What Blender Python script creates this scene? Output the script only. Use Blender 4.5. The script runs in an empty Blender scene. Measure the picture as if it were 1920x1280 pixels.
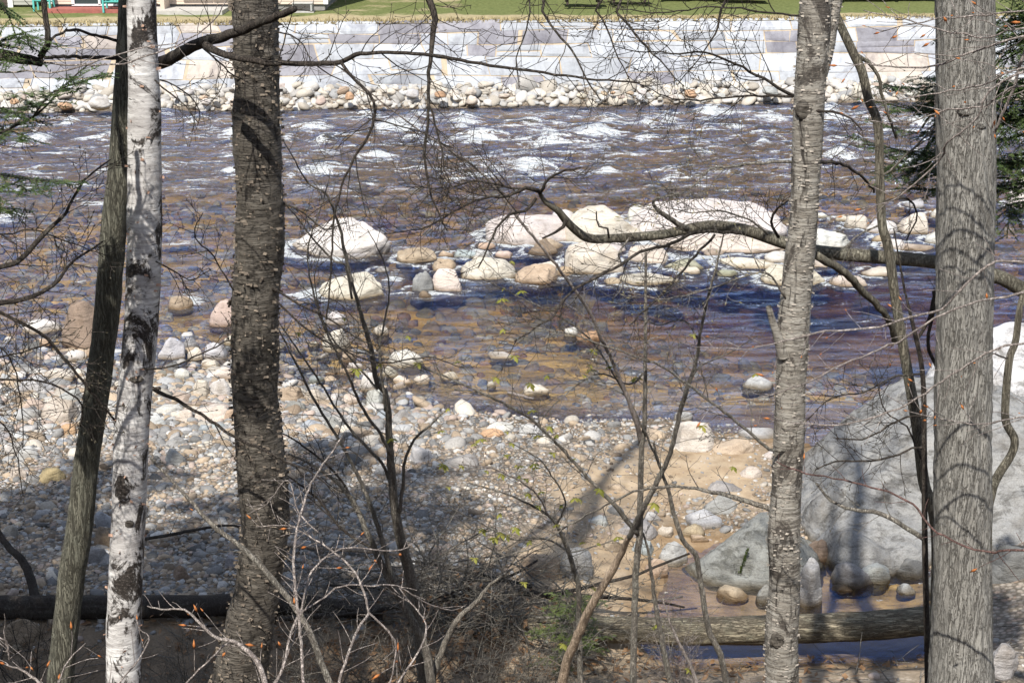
import bpy, math, random
import numpy as np
from mathutils import Vector

random.seed(11)
RNG = np.random.default_rng(11)
S = bpy.context.scene
COL = S.collection

# ------------------------------------------------------------------ camera
CAMZ, PITCH, F = 8.0, math.radians(18.0), 2880.0
CP, SP = math.cos(PITCH), math.sin(PITCH)

def ray(px, py):
    a, b = px - 960.0, 640.0 - py
    return np.array([a, F * CP + b * SP, -F * SP + b * CP])

def on_z(px, py, z=0.0):
    d = ray(px, py)
    t = (z - CAMZ) / d[2]
    return np.array([d[0] * t, d[1] * t, z])

def at_y(px, py, Y):
    d = ray(px, py)
    t = Y / d[1]
    return np.array([d[0] * t, Y, CAMZ + d[2] * t])

def depth_of(p):
    return p[1] * CP + (CAMZ - p[2]) * SP

def project(p):
    d = depth_of(p)
    up = p[1] * SP + (p[2] - CAMZ) * CP
    return 960 + F * p[0] / d, 640 - F * up / d

cam = bpy.data.cameras.new('camera')
cam.lens, cam.sensor_width = 54.0, 36.0
cam.clip_start, cam.clip_end = 0.1, 2000
camo = bpy.data.objects.new('camera', cam)
camo.location = (0, 0, CAMZ)
camo.rotation_euler = (math.pi / 2 - PITCH, 0, 0)
COL.objects.link(camo)
S.camera = camo

# ------------------------------------------------------------------ light
SUN_EL, SUN_AZ = math.radians(52), math.radians(15)
w = bpy.data.worlds.new('World')
S.world = w
w.use_nodes = True
nt = w.node_tree
sky = nt.nodes.new('ShaderNodeTexSky')
sky.sky_type = 'NISHITA'
sky.sun_disc = False
sky.sun_elevation = SUN_EL
sky.sun_rotation = math.pi + SUN_AZ
sky.dust_density = 0.4
sky.ozone_density = 1.6
sky.air_density = 1.0
bg = nt.nodes['Background']
bg.inputs[1].default_value = 0.145
hs = nt.nodes.new('ShaderNodeHueSaturation')
hs.inputs['Saturation'].default_value = 0.62
nt.links.new(sky.outputs[0], hs.inputs['Color'])
nt.links.new(hs.outputs[0], bg.inputs[0])
sl = bpy.data.lights.new('sun', 'SUN')
sl.energy, sl.angle, sl.color = 4.9, math.radians(0.55), (1.0, 0.95, 0.87)
so = bpy.data.objects.new('sun', sl)
so.location = (-6, -20, 30)
so.rotation_euler = Vector((math.sin(SUN_AZ) * math.cos(SUN_EL), math.cos(SUN_AZ) * math.cos(SUN_EL),
                            -math.sin(SUN_EL))).to_track_quat('-Z', 'Y').to_euler()
COL.objects.link(so)
S.view_settings.view_transform = 'Standard'
S.view_settings.look = 'None'
S.view_settings.exposure = 0.5
S.view_settings.gamma = 1.0
S.cycles.max_bounces = 8
S.cycles.transparent_max_bounces = 12
S.cycles.caustics_reflective = False
S.cycles.caustics_refractive = False
S.cycles.use_denoising = True

# ------------------------------------------------------------------ noise
_P = np.random.default_rng(3).permutation(512).astype(np.int64)
_G = np.random.default_rng(4).normal(size=(512, 3))
_G /= np.linalg.norm(_G, axis=1)[:, None]

def perlin(p):
    p = np.asarray(p, float)
    i = np.floor(p).astype(np.int64)
    f = p - i
    u = f * f * f * (f * (f * 6 - 15) + 10)
    out = np.zeros(len(p))
    for dx in (0, 1):
        for dy in (0, 1):
            for dz in (0, 1):
                h = _P[(_P[(_P[(i[:, 0] + dx) & 511] + i[:, 1] + dy) & 511] + i[:, 2] + dz) & 511]
                g = _G[h]
                d = g[:, 0] * (f[:, 0] - dx) + g[:, 1] * (f[:, 1] - dy) + g[:, 2] * (f[:, 2] - dz)
                wgt = (u[:, 0] if dx else 1 - u[:, 0]) * (u[:, 1] if dy else 1 - u[:, 1]) * (u[:, 2] if dz else 1 - u[:, 2])
                out += d * wgt
    return out * 1.6

def fbm(p, oct=4, gain=0.5):
    p = np.asarray(p, float)
    a, s, o = 1.0, 0.0, np.zeros(len(p))
    for k in range(oct):
        o += a * perlin(p * 2 ** k + 17.3 * k)
        s += a
        a *= gain
    return o / s

def fbm2(x, y, z=0.0, oct=4):
    return fbm(np.stack([np.ravel(x), np.ravel(y), np.full(np.size(x), z)], 1), oct).reshape(np.shape(x))

def sstep(a, b, x):
    t = np.clip((x - a) / (b - a), 0, 1)
    return t * t * (3 - 2 * t)

# ------------------------------------------------------------------ mesh helpers
class MB:
    """collects shapes and links them as one mesh object"""
    def __init__(self):
        self.v, self.q, self.t, self.qm, self.tm, self.n, self.c = [], [], [], [], [], 0, []

    def add(self, v, q=None, t=None, m=0, col=None):
        v = np.asarray(v, float).reshape(-1, 3)
        self.v.append(v)
        if q is not None and len(q):
            q = np.asarray(q, np.int64)
            self.q.append(q + self.n); self.qm.append(np.full(len(q), m))
        if t is not None and len(t):
            t = np.asarray(t, np.int64)
            self.t.append(t + self.n); self.tm.append(np.full(len(t), m))
        if col is not None:
            self.c.append(np.broadcast_to(np.asarray(col, float), (len(v), 3)))
        self.n += len(v)

    def box(self, c, s, m=0, rz=0.0):
        c, s = np.array(c, float), np.array(s, float) / 2
        k = np.array([[x, y, z] for x in (-1, 1) for y in (-1, 1) for z in (-1, 1)], float) * s
        cs, sn = math.cos(rz), math.sin(rz)
        k = np.stack([k[:, 0] * cs - k[:, 1] * sn, k[:, 0] * sn + k[:, 1] * cs, k[:, 2]], 1)
        self.add(k + c, q=[[0, 1, 3, 2], [4, 6, 7, 5], [0, 4, 5, 1], [2, 3, 7, 6], [0, 2, 6, 4], [1, 5, 7, 3]], m=m)

    def mesh(self, name, mats, origin=(0, 0, 0), smooth=True, attrs=None):
        me = bpy.data.meshes.new(name)
        v = (np.concatenate(self.v) if self.v else np.zeros((0, 3))) - np.asarray(origin, float)
        q = np.concatenate(self.q) if self.q else np.zeros((0, 4), np.int64)
        t = np.concatenate(self.t) if self.t else np.zeros((0, 3), np.int64)
        me.vertices.add(len(v))
        me.vertices.foreach_set('co', v.ravel().astype(np.float32))
        loops = np.concatenate([q.ravel(), t.ravel()])
        me.loops.add(len(loops))
        me.loops.foreach_set('vertex_index', loops.astype(np.int32))
        tot = np.concatenate([np.full(len(q), 4), np.full(len(t), 3)])
        st = np.concatenate([[0], np.cumsum(tot)[:-1]]) if len(tot) else np.zeros(0)
        me.polygons.add(len(tot))
        me.polygons.foreach_set('loop_start', st.astype(np.int32))
        mi = np.concatenate([np.concatenate(self.qm) if self.qm else np.zeros(0), np.concatenate(self.tm) if self.tm else np.zeros(0)])
        me.polygons.foreach_set('material_index', mi.astype(np.int32))
        me.polygons.foreach_set('use_smooth', np.full(len(tot), smooth))
        for m in mats if isinstance(mats, (list, tuple)) else [mats]:
            me.materials.append(m)
        me.update(calc_edges=True)
        if self.c:
            c = np.concatenate(self.c)
            a = me.attributes.new('tone', 'FLOAT_COLOR', 'POINT')
            a.data.foreach_set('color', np.concatenate([c, np.ones((len(c), 1))], 1).ravel().astype(np.float32))
        for k, arr in (attrs or {}).items():
            a = me.attributes.new(k, 'FLOAT', 'POINT')
            a.data.foreach_set('value', np.asarray(arr).ravel().astype(np.float32))
        return me

    def build(self, name, mats, parent=None, origin=(0, 0, 0), smooth=True, attrs=None):
        me = self.mesh(name, mats, origin, smooth, attrs)
        o = bpy.data.objects.new(name, me)
        if parent is not None:
            o.parent = parent
        else:
            o.location = origin
        COL.objects.link(o)
        return o

def tag(o, label=None, cat=None, group=None, kind=None):
    if label: o['label'] = label
    if cat: o['category'] = cat
    if group: o['group'] = group
    if kind: o['kind'] = kind
    return o

def empty(name, loc, label, cat, group=None):
    o = bpy.data.objects.new(name, None)
    o.location = loc
    o.empty_display_size = 0.2
    COL.objects.link(o)
    return tag(o, label, cat, group)

def grid_quads(nu, nv, wrap=False):
    i = np.arange(nv - 1)[:, None]
    j = np.arange(nu if wrap else nu - 1)[None, :]
    j2 = (j + 1) % nu
    a = i * nu + j; b = i * nu + j2; c = (i + 1) * nu + j2; d = (i + 1) * nu + j
    return np.stack([a, b, c, d], -1).reshape(-1, 4)

def resample(pts, rad, step):
    """Catmull-Rom through the points"""
    pts, rad = np.asarray(pts, float), np.asarray(rad, float)
    if len(pts) < 2: return pts, rad
    P = np.vstack([2 * pts[0] - pts[1], pts, 2 * pts[-1] - pts[-2]])
    op, orr = [], []
    for i in range(len(pts) - 1):
        p0, p1, p2, p3 = P[i:i + 4]
        n = max(1, int(round(np.linalg.norm(p2 - p1) / step)))
        t = (np.arange(n) / n)[:, None]
        op.append(0.5 * ((2 * p1) + (-p0 + p2) * t + (2 * p0 - 5 * p1 + 4 * p2 - p3) * t ** 2 + (-p0 + 3 * p1 - 3 * p2 + p3) * t ** 3))
        orr.append(rad[i] + (rad[i + 1] - rad[i]) * t[:, 0])
    op.append(pts[-1:]); orr.append(rad[-1:])
    return np.concatenate(op), np.concatenate(orr)

def frames(pts):
    T = np.gradient(pts, axis=0)
    T /= np.linalg.norm(T, axis=1)[:, None] + 1e-9
    ref = np.array([0.0, 1.0, 0.0])
    if abs(T[:, 1]).max() > 0.9:
        ref = np.array([0.31, 0.2, 0.93]) if abs(T[:, 2]).max() < 0.9 else np.array([0.93, 0.1, 0.35])
    N = np.cross(T, ref); N /= np.linalg.norm(N, axis=1)[:, None] + 1e-9
    B = np.cross(N, T)
    return T, N, B

def tube(mb, pts, rad, n=5, m=0, cap=True):
    pts, rad = np.asarray(pts, float), np.asarray(rad, float)
    if len(pts) < 2: return
    T, N, B = frames(pts)
    a = np.arange(n) * 2 * math.pi / n
    ring = np.cos(a)[None, :, None] * N[:, None, :] + np.sin(a)[None, :, None] * B[:, None, :]
    v = pts[:, None, :] + ring * rad[:, None, None]
    v = v.reshape(-1, 3)
    q = grid_quads(n, len(pts), True)
    t = []
    if cap:
        k = len(v)
        v = np.vstack([v, pts[0] - T[0] * rad[0] * .3, pts[-1] + T[-1] * rad[-1] * .6])
        e = (len(pts) - 1) * n
        t = [[k, (j + 1) % n, j] for j in range(n)] + [[k + 1, e + j, e + (j + 1) % n] for j in range(n)]
    mb.add(v, q=q, t=t, m=m)

# ------------------------------------------------------------------ materials
def mat(name):
    m = bpy.data.materials.new(name)
    m.use_nodes = True
    return m, m.node_tree, m.node_tree.nodes['Principled BSDF']

class N:
    """small node-building shorthand"""
    def __init__(self, nt): self.nt = nt
    def new(self, t, **kw):
        n = self.nt.nodes.new(t)
        for k, v in kw.items(): setattr(n, k, v)
        return n
    def put(self, sock, v):
        if hasattr(v, 'is_output'): self.nt.links.new(v, sock)
        elif isinstance(v, (tuple, list)) and len(v) == 3 and sock.type == 'RGBA': sock.default_value = (*v, 1)
        else: sock.default_value = v
    def coord(self, kind='Object', scale=(1, 1, 1)):
        c = self.new('ShaderNodeTexCoord')
        mp = self.new('ShaderNodeMapping')
        mp.inputs['Scale'].default_value = scale
        self.nt.links.new(c.outputs[kind], mp.inputs[0])
        return mp.outputs[0]
    def pos(self, scale=(1, 1, 1)):
        c = self.new('ShaderNodeNewGeometry')
        mp = self.new('ShaderNodeMapping')
        mp.inputs['Scale'].default_value = scale
        self.nt.links.new(c.outputs['Position'], mp.inputs[0])
        return mp.outputs[0]
    def noise(self, vec, scale=5, detail=4, rough=0.55, dist=0.0, out=0):
        n = self.new('ShaderNodeTexNoise')
        self.put(n.inputs['Vector'], vec)
        n.inputs['Scale'].default_value = scale
        n.inputs['Detail'].default_value = detail
        n.inputs['Roughness'].default_value = rough
        n.inputs['Distortion'].default_value = dist
        return n.outputs[out]
    def voro(self, vec, scale=5, feature='F1', out='Distance'):
        n = self.new('ShaderNodeTexVoronoi', feature=feature)
        self.put(n.inputs['Vector'], vec)
        n.inputs['Scale'].default_value = scale
        return n.outputs[out]
    def ramp(self, fac, stops):
        n = self.new('ShaderNodeValToRGB')
        e = n.color_ramp.elements
        while len(e) < len(stops): e.new(0.5)
        for el, (p, c) in zip(e, stops):
            el.position = p
            el.color = (*c, 1) if isinstance(c, (tuple, list)) else (c, c, c, 1)
        self.put(n.inputs[0], fac)
        return n.outputs[0]
    def mix(self, fac, a, b, mode='MIX'):
        n = self.new('ShaderNodeMix', data_type='RGBA', blend_type=mode)
        self.put(n.inputs[0], fac); self.put(n.inputs[6], a); self.put(n.inputs[7], b)
        return n.outputs[2]
    def math(self, op, a, b=0.0, clamp=False):
        n = self.new('ShaderNodeMath', operation=op, use_clamp=clamp)
        self.put(n.inputs[0], a); self.put(n.inputs[1], b)
        return n.outputs[0]
    def attr(self, name, out='Fac'):
        n = self.new('ShaderNodeAttribute', attribute_name=name)
        return n.outputs[out]
    def bump(self, h, strength=0.5, dist=0.02, normal=None):
        n = self.new('ShaderNodeBump')
        n.inputs['Strength'].default_value = strength
        n.inputs['Distance'].default_value = dist
        self.put(n.inputs['Height'], h)
        if normal is not None: self.put(n.inputs['Normal'], normal)
        return n.outputs[0]

def simple(name, col, rough=0.7, noise=0.25, scale=8, bump=0.2):
    m, t, b = mat(name); k = N(t)
    nz = k.noise(k.coord(), scale, 4)
    lo = tuple(c * (1 - noise) for c in col); hi = tuple(min(1, c * (1 + noise)) for c in col)
    k.put(b.inputs['Base Color'], k.ramp(nz, [(0.3, lo), (0.7, hi)]))
    b.inputs['Roughness'].default_value = rough
    if bump: k.put(b.inputs['Normal'], k.bump(nz, bump, 0.01))
    return m

def rock_material(name='granite', stain=.42, low=.5, srange=(.57, .66)):
    m, t, b = mat(name); k = N(t)
    info = k.new('ShaderNodeObjectInfo')
    vec = k.pos()
    big = k.noise(vec, 2.2, 5, 0.6)
    fine = k.noise(vec, 55, 3, 0.7)
    strk = k.noise(k.pos((1.5, 2.0, 7.0)), 2.4, 5, 0.65, 0.6)
    spk = k.voro(vec, 160)
    c = k.mix(1.0, info.outputs['Color'], k.ramp(big, [(0.28, (0.62, 0.58, 0.53)), (0.5, (1, 1, 1)), (0.8, (1.1, 1.06, 1.0))]), 'MULTIPLY')
    c = k.mix(0.85, c, k.ramp(strk, [(0.28, (low, low * .985, low * .96)), (0.46, (1, 1, 1)), (0.75, (1.07, 1.06, 1.03))]), 'MULTIPLY')
    vein = k.math('ABSOLUTE', k.math('SUBTRACT', k.noise(k.pos((.9, 1.6, 2.6)), 1.7, 6, .65, .9), .5))
    c = k.mix(k.ramp(vein, [(0.0, .4), (.012, 0.0)]), c, k.mix(1.0, c, (.42, .4, .38), 'MULTIPLY'))
    c = k.mix(0.6, c, k.ramp(fine, [(0.32, (0.62, 0.62, 0.63)), (0.6, (1.06, 1.06, 1.06))]), 'MULTIPLY')
    c = k.mix(k.ramp(spk, [(0.06, 0.55), (0.12, 0.0)]), c, (0.07, 0.07, 0.075))
    st = k.ramp(k.noise(k.pos((1, 1, 1.6)), 3.4, 7, .75, .5), [(srange[0], 0.0), (srange[1], stain)])
    c = k.mix(st, c, k.mix(1.0, c, (.30, .29, .27), 'MULTIPLY'))
    sep = k.new('ShaderNodeSeparateXYZ'); k.put(sep.inputs[0], k.pos())
    zz = k.math('ADD', sep.outputs[2], k.math('MULTIPLY', k.noise(vec, 6, 3), 0.07))
    wet = k.ramp(zz, [(0.05, 1.0), (0.13, 0.0)])
    c = k.mix(wet, c, k.mix(1.0, c, (0.40, 0.33, 0.24), 'MULTIPLY'))
    k.put(b.inputs['Base Color'], c)
    k.put(b.inputs['Roughness'], k.math('SUBTRACT', 0.85, k.math('MULTIPLY', wet, 0.45)))
    b.inputs['Specular IOR Level'].default_value = 0.3
    nb = k.bump(k.math('ADD', k.math('MULTIPLY', fine, 0.5), strk), 0.75, 0.04)
    k.put(b.inputs['Normal'], nb)
    return m

def gravel_material():
    m, t, b = mat('gravel'); k = N(t)
    vec = k.pos()
    c = k.mix(0.7, k.attr('tone', 'Color'), k.ramp(k.noise(vec, 40, 4, 0.65), [(0.3, (0.6, 0.6, 0.6)), (0.65, (1.1, 1.1, 1.08))]), 'MULTIPLY')
    k.put(b.inputs['Base Color'], c)
    b.inputs['Roughness'].default_value = 0.85
    b.inputs['Specular IOR Level'].default_value = 0.25
    k.put(b.inputs['Normal'], k.bump(k.noise(vec, 60, 3), 0.4, 0.01))
    return m

def bark_birch(name, light, mid, dark, thr, patch, zs=1.0, streak=1.0, lent=.36, bump=.5, crack=0.0, peel=0.5):
    """papery bark: fine horizontal streaks, dark lenticels and blotches"""
    m, t, b = mat(name); k = N(t)
    s1 = k.noise(k.coord('Object', (6, 6, 62 * zs)), 1, 6, 0.68, 0.25)
    s2 = k.noise(k.coord('Object', (11, 11, 120 * zs)), 1, 3, 0.6)
    pt = k.noise(k.coord('Object', (4.4, 4.4, 2.6)), 1.2, 8, 0.74, 0.6)
    sp = k.noise(k.coord('Object', (60, 60, 80)), 1.0, 4, 0.75)
    big = k.noise(k.coord('Object', (2, 2, 5)), 1.3, 4, 0.6)
    c = k.mix(streak, light, k.ramp(s1, [(0.30, dark), (0.42, mid), (0.58, light), (0.75, tuple(min(1, x * 1.12) for x in light))]))
    c = k.mix(k.ramp(big, [(0.40, 0.6), (0.60, 0.0)]), c, mid)
    c = k.mix(k.ramp(s2, [(lent - .06, 1.0), (lent, 0.0)]), c, dark)
    blot = k.math('MULTIPLY', k.ramp(pt, [(thr, 0.0), (thr + 0.045, 1.0)]), patch)
    bl = k.ramp(sp, [(0.36, tuple(d * .45 for d in dark)), (0.52, dark), (0.62, tuple(d * 2.2 for d in dark)), (0.72, mid)])
    c = k.mix(blot, c, bl)
    pl = k.noise(k.coord('Object', (9, 9, 85 * zs)), 1, 4, 0.6, 0.5)
    pe = k.ramp(k.math('ABSOLUTE', k.math('SUBTRACT', pl, 0.5)), [(0.0, peel), (0.022, 0.0)])
    c = k.mix(pe, c, tuple(d * 1.1 for d in dark))
    h = k.math('SUBTRACT', k.math('ADD', s1, k.math('MULTIPLY', s2, 0.6)), pe)
    if crack:
        cr = k.noise(k.coord('Object', (17, 17, 2.6)), 1, 5, 0.6, 1.2)
        cf = k.ramp(cr, [(0.33, crack), (0.40, 0.0)])
        c = k.mix(cf, c, tuple(d * .6 for d in dark)); h = k.math('SUBTRACT', h, k.math('MULTIPLY', cf, .8))
    k.put(b.inputs['Base Color'], c)
    b.inputs['Roughness'].default_value = 0.62
    b.inputs['Specular IOR Level'].default_value = 0.3
    k.put(b.inputs['Normal'], k.bump(h, bump, 0.008))
    return m

def bark_ridged(name, light, dark, vs=5.0, hs=42, lichen=0.25, lcol=(0.34, 0.36, 0.30), crack=0.075, wide=0.5):
    m, t, b = mat(name); k = N(t)
    s1 = k.noise(k.coord('Object', (hs, hs, vs)), 1, 5, 0.62, 0.7)
    s2 = k.noise(k.coord('Object', (hs * .55, hs * .55, vs * .8)), 1, 4, 0.6, 1.3)
    pt = k.noise(k.coord('Object', (14, 14, 9)), 0.55, 5, 0.7)
    fine = k.noise(k.coord(), 120, 3, 0.7)
    e1 = k.math('ABSOLUTE', k.math('SUBTRACT', s1, 0.5))
    e2 = k.math('ABSOLUTE', k.math('SUBTRACT', s2, 0.5))
    f = k.math('MAXIMUM', k.ramp(e1, [(0.0, 1.0), (crack * .45, 0.0)]), k.ramp(e2, [(0.0, 1.0), (crack * .6, 0.0)]))
    mid = tuple((a + bb) / 2 for a, bb in zip(light, dark))
    c = k.ramp(s1, [(0.30, mid), (0.5, light), (0.7, tuple(x * 1.12 for x in light))])
    c = k.mix(k.math('MULTIPLY', k.ramp(pt, [(0.50, 0.0), (0.62, 1.0)]), lichen), c, lcol)
    c = k.mix(0.6, c, k.ramp(fine, [(0.3, 0.55), (0.65, 1.15)]), 'MULTIPLY')
    c = k.mix(k.math('MULTIPLY', f, 0.9), c, dark)
    k.put(b.inputs['Base Color'], c)
    b.inputs['Roughness'].default_value = 0.85
    b.inputs['Specular IOR Level'].default_value = 0.2
    h = k.math('ADD', k.math('SUBTRACT', k.math('MULTIPLY', s1, 0.5), f), k.math('MULTIPLY', fine, 0.3))
    k.put(b.inputs['Normal'], k.bump(h, 0.8, 0.010))
    return m

def leaf_material(name, a, bcol, trans=0.35):
    m, t, b = mat(name); k = N(t)
    c = k.ramp(k.noise(k.pos(), 9, 3), [(0.35, a), (0.65, bcol)])
    k.put(b.inputs['Base Color'], c)
    b.inputs['Roughness'].default_value = 0.5
    b.inputs['Specular IOR Level'].default_value = 0.25
    tr = k.new('ShaderNodeBsdfTranslucent'); k.put(tr.inputs[0], c)
    mx = k.new('ShaderNodeMixShader'); mx.inputs[0].default_value = trans
    t.links.new(b.outputs[0], mx.inputs[1]); t.links.new(tr.outputs[0], mx.inputs[2])
    t.links.new(mx.outputs[0], t.nodes['Material Output'].inputs[0])
    return m

M = {}
M['rock'] = rock_material()
M['slab'] = rock_material('streaked_granite', .8, .30, (.50, .62))
M['gravel'] = gravel_material()
M['birch_white'] = bark_birch('white_birch_bark', (0.80, 0.79, 0.77), (0.34, 0.32, 0.31), (0.040, 0.034, 0.030), 0.495, 1.0, .7, .75, .36, .4, 0.0, 0.3)
M['birch_dark'] = bark_birch('shaggy_birch_bark', (0.165, 0.148, 0.125), (0.08, 0.070, 0.058), (0.020, 0.017, 0.014), 0.54, .85, 1.0, 1.0, .41, .9, .8, .9)
M['birch_grey'] = bark_birch('grey_birch_bark', (0.39, 0.37, 0.33), (0.22, 0.20, 0.17), (0.05, 0.042, 0.036), 0.535, .85, 1.0, 1.0, .40, .6, .95, .95)
M['bark_grey'] = bark_ridged('grey_trunk_bark', (0.285, 0.275, 0.25), (0.125, 0.115, 0.10), 4.5, 52, 0.14, (0.33, 0.32, 0.29), .045)
M['bark_olive'] = bark_ridged('olive_trunk_bark', (0.17, 0.165, 0.13), (0.05, 0.046, 0.036), 4.0, 60, 0.5, (0.17, 0.175, 0.14))
M['bark_stripe'] = bark_ridged('striped_bark', (0.22, 0.20, 0.155), (0.075, 0.065, 0.050), 5.0, 70, 0.3, (0.26, 0.27, 0.22))
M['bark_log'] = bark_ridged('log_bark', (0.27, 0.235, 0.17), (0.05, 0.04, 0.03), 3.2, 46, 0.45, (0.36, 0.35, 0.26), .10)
for nd in M['bark_log'].node_tree.nodes:
    if nd.type == 'MAPPING': sc_ = nd.inputs['Scale'].default_value; nd.inputs['Scale'].default_value = (sc_[2], sc_[1], sc_[0])
M['twig_dark'] = bark_ridged('shade_dark_bark', (0.075, 0.062, 0.052), (0.030, 0.025, 0.022), 12, 60, 0.1)  # bark colour darkened to stand for shaded, backlit twigs
M['twig_grey'] = bark_ridged('grey_twig_bark', (0.27, 0.245, 0.21), (0.10, 0.088, 0.074), 14, 60, 0.4, (0.27, 0.28, 0.24))
M['twig_pale'] = bark_ridged('sunlit_pale_twig_bark', (0.40, 0.35, 0.32), (0.20, 0.165, 0.15), 20, 60, 0.2, (0.46, 0.45, 0.42))  # pale beech bark, with the sunlit look put into its tone
M['twig_red'] = bark_ridged('red_twig_bark', (0.20, 0.12, 0.105), (0.09, 0.05, 0.045), 20, 60, 0.1)
M['wood_bare'] = bark_ridged('bare_wood', (0.55, 0.43, 0.32), (0.22, 0.16, 0.11), 6, 80, 0.5, (0.13, 0.11, 0.09))
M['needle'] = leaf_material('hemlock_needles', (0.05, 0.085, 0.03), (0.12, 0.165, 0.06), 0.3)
M['needle_lit'] = leaf_material('sunlit_green', (0.08, 0.115, 0.03), (0.16, 0.20, 0.06), 0.4)  # lighter copy of the needle green, sunlit look put into the colour
M['bud'] = leaf_material('beech_bud', (0.42, 0.14, 0.04), (0.62, 0.26, 0.09), 0.3)
M['bud_dark'] = simple('dark_bud', (0.06, 0.05, 0.03), 0.7, 0.3, 40, 0)
M['bud_pale'] = leaf_material('pale_bud', (0.30, 0.27, 0.13), (0.42, 0.36, 0.20), 0.35)
M['leaf'] = leaf_material('young_leaf', (0.22, 0.24, 0.045), (0.36, 0.34, 0.08), 0.45)
M['leaf_dry'] = leaf_material('dry_leaf', (0.14, 0.075, 0.035), (0.28, 0.17, 0.09), 0.2)

# ------------------------------------------------------------------ terrain
FAR_A, FAR_B = 48.55, 0.075            # far waterline: Y = A + B x
CTRL = [(-260, 760, 0), (0, 748, 0), (200, 742, 0), (440, 722, 0), (560, 738, 0), (660, 765, 0), (760, 772, 0), (900, 775, 0), (1050, 792, 0),
        (1250, 787, 0), (1350, 806, 0), (1450, 822, 0), (1540, 840, 0),
        (-250, 850, .3), (0, 850, .24), (200, 850, .24), (450, 820, .2), (700, 840, .16), (900, 860, .22), (1100, 850, .16), (1250, 850, .12),
        (1380, 865, .1), (0, 1000, .42), (300, 1000, .42), (600, 1000, .38), (900, 1000, .33), (1100, 950, .24), (1000, 1080, .3),
        (1300, 900, .14), (1430, 930, .14), (1130, 1050, .16), (1200, 1000, .1), (1250, 1060, -.02), (1300, 1110, -.05), (1400, 1120, -.04), (1550, 1130, -.12),
        (1680, 1120, -.14), (1270, 990, .015), (1180, 1100, .1), (1240, 960, .06), (1250, 1215, -.12), (1400, 1220, -.14), (1600, 1220, -.14), (1720, 1215, -.1),
        (1130, 1215, .12), (1000, 1240, .25), (1450, 1262, .1), (1600, 1262, .1), (1750, 1270, .15), (1200, 1270, .12), (0, 1130, .46),
        (400, 1130, .42), (700, 1120, .4), (900, 1150, .3), (0, 1250, .5), (400, 1250, .45), (800, 1250, .4),
        (1900, 1100, .2), (1900, 1250, .4), (2200, 1000, .5), (-300, 1100, .6), (1700, 900, -.05), (1850, 800, -.2),
        (0, 690, -.02), (200, 690, -.03), (440, 690, -.04), (0, 645, -.09), (200, 640, -.12), (440, 640, -.11), (600, 690, -.12), (800, 710, -.12), (1000, 720, -.16), (1200, 730, -.2),
        (1350, 750, -.16), (1500, 790, -.012), (1400, 780, -.012), (1470, 765, -.03), (1590, 765, -.03), (1650, 700, -.6), (1500, 620, -1.15), (1300, 600, -.95), (1100, 590, -.6), (1000, 660, -.2), (1200, 650, -.55), (1400, 670, -.8), (1600, 640, -1.1), (1720, 620, -1.0), (1400, 560, -.9), (900, 560, -.5),
        (900, 600, -.3), (700, 580, -.3), (1200, 545, -.65), (1600, 560, -.9), (300, 560, -.2), (100, 540, -.16), (250, 500, -.15), (380, 600, -.14), (20, 600, -.13), (110, 420, -.12), (300, 420, -.22), (200, 470, -.2), (30, 480, -.25), (450, 500, -.22), (700, 380, -.3), (1000, 370, -.3), (1350, 350, -.3),
        (600, 420, -.3), (900, 440, -.3), (1200, 450, -.25), (1500, 460, -.35), (1750, 460, -.3), (1850, 560, -.6), (200, 300, -.36),
        (700, 280, -.42), (1200, 280, -.45), (1700, 280, -.4), (-300, 300, -.5), (2200, 300, -.5), (-300, 560, -.3), (2200, 560, -.5)]
_CW = np.array([on_z(*c) for c in CTRL])
_D = np.linalg.norm((_CW[:, None, :2] - _CW[None, :, :2]) * np.array([1, .8]), axis=2)
_A = np.block([[_D - np.eye(len(_CW)) * 0.02, np.ones((len(_CW), 1))], [np.ones((1, len(_CW))), np.zeros((1, 1))]])
_WT = np.linalg.solve(_A, np.append(_CW[:, 2], 0))

def bank_z(Y):
    t = np.clip(1 - np.asarray(Y, float) / 13.0, 0, 2.4)
    return 0.3 + 6.1 * t ** 1.25

def ground_z(x, y):
    x, y = np.asarray(x, float), np.asarray(y, float)
    sh = x.shape
    x, y = x.ravel(), y.ravel()
    z = np.full(len(x), _WT[-1])
    for c, wgt in zip(_CW, _WT[:-1]):
        z += wgt * np.hypot(x - c[0], (y - c[1]) * .8)
    z = np.clip(z, -1.3, 0.75)
    z = z + sstep(-.08, -.25, z) * (.16 * fbm(np.stack([x * .45, y * .8, x * 0 + 4], 1), 3) + .10 * perlin(np.stack([x * 1.1, y * 2.0, x * 0 + 7], 1)))
    k = sstep(13.9, 12.9, y)
    z = z * (1 - k) + (bank_z(y) + 0.1 * perlin(np.stack([x * .8, y * .8, x * 0], 1)) * (1 - sstep(12, 13.9, y))) * k
    v = y - FAR_B * x
    kf = sstep(45.0, 48.0, v)
    zf = np.where(v < FAR_A, -(FAR_A - v) * 0.12, (v - FAR_A) * 0.27)
    zf = np.minimum(zf, 0.42)
    z = z * (1 - kf) + zf * kf
    return z.reshape(sh)

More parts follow.
